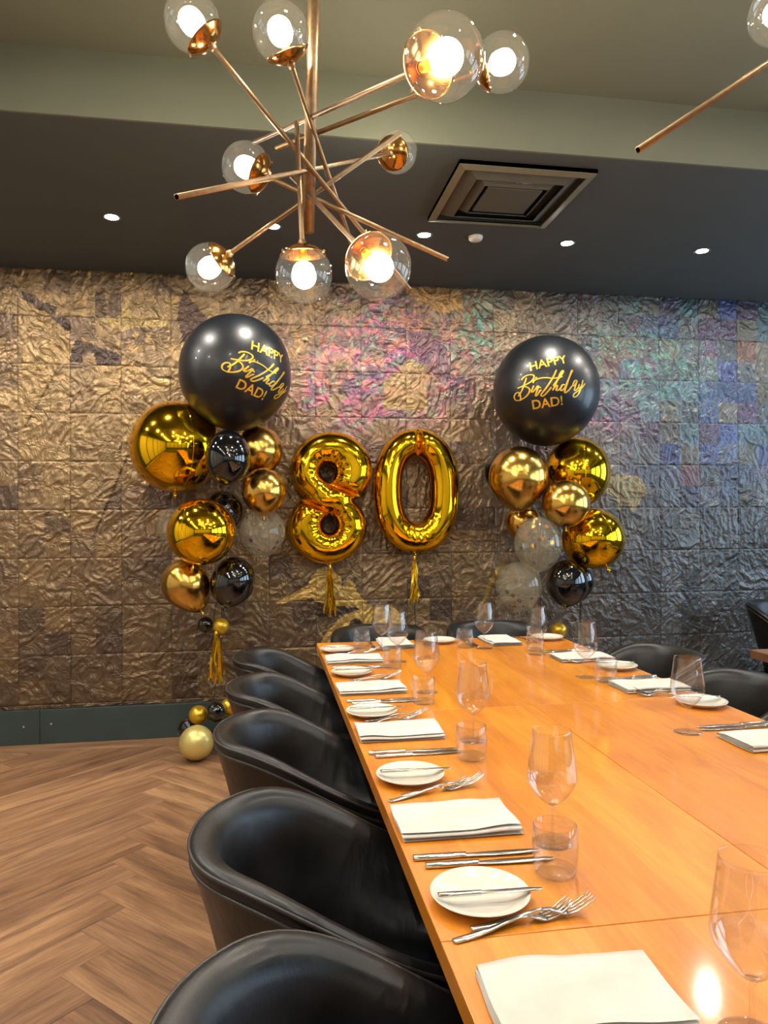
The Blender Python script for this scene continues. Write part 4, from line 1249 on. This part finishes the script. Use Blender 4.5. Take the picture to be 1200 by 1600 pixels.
# foil numerals: pillow height fields with welded creases
def numeral(name, label, boundary, inside, creases, cx, cz, y, sc, R, wrinkle, tail):
    step = 0.85     # in the numeral's drawing units
    b = np.array(boundary)
    x0, x1, z0, z1 = b[:, 0].min() - 2, b[:, 0].max() + 2, b[:, 1].min() - 2, b[:, 1].max() + 2
    u = np.arange(x0, x1, step); w = np.arange(z0, z1, step)
    X, Z = np.meshgrid(u, w)
    ins = inside(X, Z)
    P = np.stack([X.ravel(), Z.ravel()], 1)
    d = np.full(len(P), 1e9)
    for k in range(0, len(b), 60):
        c = b[k:k + 60]
        d = np.minimum(d, ((P[:, None, :] - c[None]) ** 2).sum(-1).min(1))
    d = np.sqrt(d).reshape(X.shape) * ins
    dd = np.clip(d, 0, R)
    h = np.sqrt(np.maximum(0, 2 * R * dd - dd * dd))
    for _ in range(6):
        hp = np.pad(h, 1)
        hs = (hp[:-2, 1:-1] + hp[2:, 1:-1] + hp[1:-1, :-2] + hp[1:-1, 2:] + 4 * h) / 8
        h = np.where(d > 2.2, hs, h)
    for (xa, za, xb, zb, wid, dep) in creases:
        tt = np.clip(((X - xa) * (xb - xa) + (Z - za) * (zb - za)) / ((xb - xa) ** 2 + (zb - za) ** 2), 0, 1)
        dc = np.hypot(X - xa - tt * (xb - xa), Z - za - tt * (zb - za))
        h *= 1 - dep * np.exp(-(dc / wid) ** 1.3)
    h += wrinkle(X, Z, d) * np.clip(d / 3, 0, 1)
    h = np.maximum(h, 0.25)
    idx = -np.ones(X.shape, int)
    fm = ins[:-1, :-1] & ins[1:, :-1] & ins[:-1, 1:] & ins[1:, 1:]
    used = np.zeros(X.shape, bool)
    used[:-1, :-1] |= fm; used[1:, :-1] |= fm; used[:-1, 1:] |= fm; used[1:, 1:] |= fm
    nused = used.sum()
    idx[used] = np.arange(nused)
    xs = (X[used] - cx) * sc; zs = (cz - Z[used]) * sc; hh = h[used] * sc
    front = np.stack([xs, -hh, zs], 1); back = np.stack([xs, hh, zs], 1)
    jj, ii = np.nonzero(fm)
    a, bq, c, dq = idx[jj, ii], idx[jj, ii + 1], idx[jj + 1, ii + 1], idx[jj + 1, ii]
    Ff = np.stack([a, dq, c, bq], 1); Fb = np.stack([a, bq, c, dq], 1) + nused
    V = np.concatenate([front, back]); F = np.concatenate([Ff, Fb])
    o = mesh_obj(name, V.tolist(), F.tolist(), MAT['foil_gold'], None, loc=y)
    o.data.update()
    v, f = tube([(tail[0], 0, tail[1]), (tail[0], 0, tail[1] - 0.02), (tail[0], 0, tail[1] - 0.05)], [0.012, 0.006, 0.008], 8)
    mesh_obj('tail', v, f, MAT['foil_gold'], o)
    return tag(o, label, 'balloon', 'gold foil number balloons')

def ell(cx, cz, rx, rz, n=420, p=2.0):
    t = np.linspace(0, 2 * np.pi, n, endpoint=False)
    c, s = np.cos(t), np.sin(t)
    return np.stack([cx + rx * np.sign(c) * np.abs(c) ** (2 / p), cz + rz * np.sign(s) * np.abs(s) ** (2 / p)], 1)
def in_ell(X, Z, cx, cz, rx, rz, p=2.0):
    return (np.abs((X - cx) / rx) ** p + np.abs((Z - cz) / rz) ** p) < 1
def tear(cx, cz, rx, rz, tipx, tipz, n=160):
    """teardrop hole outline"""
    e = ell(cx, cz, rx, rz, n)
    v = np.array([tipx - cx, tipz - cz]); L = np.linalg.norm(v); v = v / L
    rel = e - np.array([cx, cz])
    along = rel @ v
    m = np.clip(along / np.hypot(rel[:, 0], rel[:, 1]), 0, 1) ** 4
    return e + (np.array([tipx, tipz]) - e) * (m[:, None] * 0.9)
# eight
U8, L8 = (519, 733, 64.5, 59.5), (512, 824, 62.5, 57)
hu = tear(512.5, 736, 11.3, 11.5, 519, 756); hl = tear(515.5, 820, 10.5, 12, 516.5, 800)
eu, el = ell(*U8), ell(*L8)
eu = eu[~in_ell(eu[:, 0], eu[:, 1], *L8)]; el = el[~in_ell(el[:, 0], el[:, 1], *U8)]
b8 = np.concatenate([eu, el, hu, hl])
def in8(X, Z):
    return (in_ell(X, Z, *U8) | in_ell(X, Z, *L8)) & ~inpoly(X, Z, [tuple(q) for q in hu]) & ~inpoly(X, Z, [tuple(q) for q in hl])
def wr8(X, Z, d):
    out = 0
    for (cx, cz, r) in ((513, 736, 13), (515, 820, 13)):
        a = np.arctan2(Z - cz, X - cx); rr = np.hypot(X - cx, Z - cz) - r
        out = out + 0.45 * np.cos(a * 15) * np.exp(-((rr - 9) / 8.0) ** 2)
    return out
numeral('balloon', 'gold foil number eight balloon on the leaf wall', b8, in8,
        [(519, 757, 563, 775, 4.0, 0.85), (516, 800, 470, 780, 4.0, 0.85)], 516, 778, (0.4095, 4.615, 1.479), 0.00399, 25.0, wr8, (0.0, -0.405))
# zero
O0, I0 = (653, 767, 69, 98), (652, 764.5, 23, 52)
b0 = np.concatenate([ell(*O0, 700, 2.25), ell(*I0, 420, 2.35)])
def in0(X, Z): return in_ell(X, Z, *O0, 2.25) & ~in_ell(X, Z, *I0, 2.35)
def wr0(X, Z, d):
    a = np.arctan2((Z - 764.5) / 52, (X - 652) / 23); q = np.hypot((X - 652) / 23, (Z - 764.5) / 52)
    bot = np.clip((Z - 800) / 18, 0, 1)
    return 0.6 * np.cos(a * 20) * np.exp(-((q - 1.35) / 0.22) ** 2) * bot
numeral('balloon', 'gold foil number zero balloon on the leaf wall', b0, in0, [(655, 668, 655, 713, 4.5, 0.8)], 653, 767, (0.968, 4.615, 1.523), 0.00406, 23.0, wr0, (-0.012, -0.39))

# tassels
def tassel(top, length, width, label, seed, n=26):
    rs = random.Random(seed)
    o = empty('foil_tassel', top)
    V, F = lathe([(0.0, 0.012), (0.007, 0.010), (0.010, 0.0), (0.012, -0.02), (0.009, -0.028), (0, -0.028)], 14)
    mesh_obj('tie', V, F, MAT['tassel'], o)
    V, F = [], []
    for k in range(n):
        a = rs.uniform(0, 6.283); r = rs.uniform(0.2, 1) * width / 2
        tw = rs.uniform(0, 3.14); L = length * rs.uniform(0.82, 1)
        b = len(V); ns = 9
        for i in range(ns):
            t = i / (ns - 1)
            q = t ** 0.6
            px, py = r * math.cos(a) * q + 0.004 * math.sin(t * 9 + a * 3), r * math.sin(a) * q * 0.7 + 0.004 * math.cos(t * 8 + a)
            an = tw + t * rs.uniform(-0.6, 1.2)
            w = 0.0055
            V += [(px - w * math.cos(an), py - w * math.sin(an), -0.02 - t * (L - 0.02)), (px + w * math.cos(an), py + w * math.sin(an), -0.02 - t * (L - 0.02))]
        for i in range(ns - 1):
            F.append((b + 2 * i, b + 2 * i + 1, b + 2 * i + 3, b + 2 * i + 2))
    mesh_obj('fringe', V, F, MAT['tassel'], o, smooth=False)
    return tag(o, label, 'tassel', 'gold foil tassels')
tassel((0.409, 4.615, 1.055), 0.325, 0.075, 'gold foil tassel hanging from the number eight', 1)
tassel((0.950, 4.615, 1.105), 0.305, 0.055, 'gold foil tassel hanging from the number zero', 2)
tassel((-0.274, 4.34, 0.70), 0.295, 0.11, 'gold foil tassel hanging below the left balloon bouquet', 3)
v, f = tube([(0.950, 4.615, 1.09), (0.952, 4.62, 0.81), (0.955, 4.62, 0.6)], 0.0025, 6)
tag(mesh_obj('balloon_string', v, f, MAT['string']), 'black string end below the number zero tassel', 'string')

# ------------------------------------------------------------------ lettering on the two birthday balloons
SCRIPT = [  # pen strokes of the word, drawn in a 1200-wide sheet
 [(300, 420), (272, 500), (238, 590), (185, 665)],
 [(228, 447), (262, 410), (325, 387), (385, 392), (402, 420), (372, 468), (312, 504), (240, 532), (175, 553)],
 [(240, 532), (308, 545), (345, 578), (332, 630), (278, 682), (208, 716), (150, 714), (125, 672), (145, 627), (188, 610), (215, 642), (222, 690), (217, 722)],
 [(400, 530), (376, 585), (370, 608), (386, 612), (412, 588)],
 [(412, 588), (440, 552), (452, 540), (470, 556), (492, 562)],
 [(458, 545), (438, 606), (420, 668)],
 [(420, 668), (446, 652), (480, 600), (500, 590)],
 [(437, 422), (430, 434), (423, 447)],
 [(690, 338), (640, 440), (562, 558), (505, 632), (492, 660), (518, 668), (562, 630), (622, 560)],
 [(385, 497), (410, 462), (480, 441), (560, 438), (640, 448), (720, 440), (766, 424)],
 [(640, 545), (700, 470), (752, 405), (778, 362), (768, 352), (736, 392), (690, 490), (655, 565), (634, 602)],
 [(634, 602), (662, 560), (692, 540), (692, 566), (680, 596), (702, 602), (736, 575)],
 [(796, 532), (764, 534), (736, 580), (746, 606), (782, 585), (806, 545)],
 [(806, 545), (850, 450), (892, 370), (906, 345), (890, 352), (855, 440), (808, 560), (790, 618), (802, 633), (842, 604), (895, 545)],
 [(968, 472), (934, 480), (904, 532), (918, 548), (950, 512), (972, 474)],
 [(972, 474), (938, 556), (924, 602), (948, 602), (988, 560)],
 [(1002, 520), (986, 568), (1002, 580), (1040, 530), (1064, 462)],
 [(1064, 462), (1032, 560), (986, 650), (940, 690), (910, 684), (920, 650), (980, 610), (1050, 560), (1100, 508)],
]
def text_mesh(body, size):
    cu = bpy.data.curves.new('lettering', 'FONT')
    cu.body = body; cu.size = size; cu.align_x = 'CENTER'; cu.align_y = 'CENTER'
    cu.offset = 0.0012
    tmp = bpy.data.objects.new('lettering_tmp', cu); COL.objects.link(tmp)
    bpy.context.view_layer.update()
    dg = bpy.context.evaluated_depsgraph_get()
    me = bpy.data.meshes.new_from_object(tmp.evaluated_get(dg))
    bpy.data.objects.remove(tmp); bpy.data.curves.remove(cu)
    V = [tuple(v.co) for v in me.vertices]; F = [tuple(p.vertices) for p in me.polygons]
    bpy.data.meshes.remove(me)
    return V, F
def wrap(V, F, ball, rx, rz, az, elv, rollang, name, mat, lift=1.004, sub=True, drop=0.02):
    """lay flat lettering (x right, y up, metres) on the balloon around azimuth/elevation (radians) as seen from -y"""
    bm = bmesh.new()
    vs_ = [bm.verts.new((p[0], p[1], 0)) for p in V]
    for q in F:
        try: bm.faces.new([vs_[i] for i in q])
        except ValueError: pass
    bmesh.ops.triangulate(bm, faces=bm.faces)
    if sub: bmesh.ops.subdivide_edges(bm, edges=[e for e in bm.edges if e.calc_length() > 0.012], cuts=1)
    fwd = Vector((math.sin(az) * math.cos(elv), -math.cos(az) * math.cos(elv), math.sin(elv)))
    rgt = Vector((math.cos(az), math.sin(az), 0)); upv = rgt.cross(fwd) * -1
    c, s = math.cos(rollang), math.sin(rollang)
    R_ = (rx + rz) / 2
    for v in bm.verts:
        a, b = (v.co.x * c - v.co.y * s) / R_, (v.co.x * s + v.co.y * c) / R_
        r = math.hypot(a, b)
        if r < 1e-7: d = fwd
        else: d = fwd * math.cos(r) + (rgt * (a / r) + upv * (b / r)) * math.sin(r)
        kx, zz = 1.0, d.z * rz
        if zz < 0:
            q = -d.z
            zz -= drop * q ** 4
            kx = 1 + 0.10 * q * (1 - q)
        v.co = Vector((d.x * rx * lift * kx, d.y * rx * lift * kx, zz * lift))
    me = bpy.data.meshes.new(name); bm.to_mesh(me); bm.free()
    me.materials.append(mat)
    o = bpy.data.objects.new(name, me)
    link(o, ball)
    return o
def script_mesh(sc):
    V, F = [], []
    for st_ in SCRIPT:
        pts = catmull(st_, 6)
        b = len(V); n = len(pts)
        for i, p in enumerate(pts):
            d = pts[min(n - 1, i + 1)] - pts[max(0, i - 1)]
            L = np.hypot(*d) + 1e-9
            nrm = np.array([-d[1], d[0]]) / L
            w = 6.5 + 4.5 * abs(d[1]) / L if n > 8 else 7
            if i in (0, n - 1): w *= 0.55
            for s in (-1, 1):
                q = p + nrm * w * s
                V.append(((q[0] - 612) * sc, -(q[1] - 530) * sc, 0))
        for i in range(n - 1):
            F.append((b + 2 * i, b + 2 * i + 1, b + 2 * i + 3, b + 2 * i + 2))
    return V, F
def birthday_print(ball, rx, rz, az, elv, roll_caps, roll_script, k=1.0):
    u = 0.00389 * k          # metres per drawing pixel on the balloon
    hap = text_mesh('HAPPY', 0.0765 * k); dad = text_mesh('DAD!', 0.076 * k)
    c, s = math.cos(roll_script), math.sin(roll_script)
    def shift(m, dx, dy, ang):
        ca, sa = math.cos(ang), math.sin(ang)
        V = [(x * ca - y * sa + dx, x * sa + y * ca + dy, 0) for x, y, _ in m[0]]
        return V, m[1]
    wrap(*shift(hap, -3.5 * u, 34 * u, roll_caps), ball, rx, rz, az, elv, roll_script, 'lettering', MAT['print_gold'])['label'] = 'gold printed word HAPPY'
    wrap(*script_mesh(u / 8.571), ball, rx, rz, az, elv, roll_script, 'lettering', MAT['print_gold'], 1.005, False)['label'] = 'gold handwritten word Birthday'
    wrap(*shift(dad, -4.5 * u, -27 * u, roll_caps * 0.7), ball, rx, rz, az, elv, roll_script, 'lettering', MAT['print_gold'])['label'] = 'gold printed word DAD!'
birthday_print(big_r, 0.325, 0.333, math.radians(-17), math.radians(-4.5), math.radians(11), 0.0)
birthday_print(big_l, 0.316, 0.322, math.radians(31), math.radians(-12), math.radians(9), math.radians(-22))
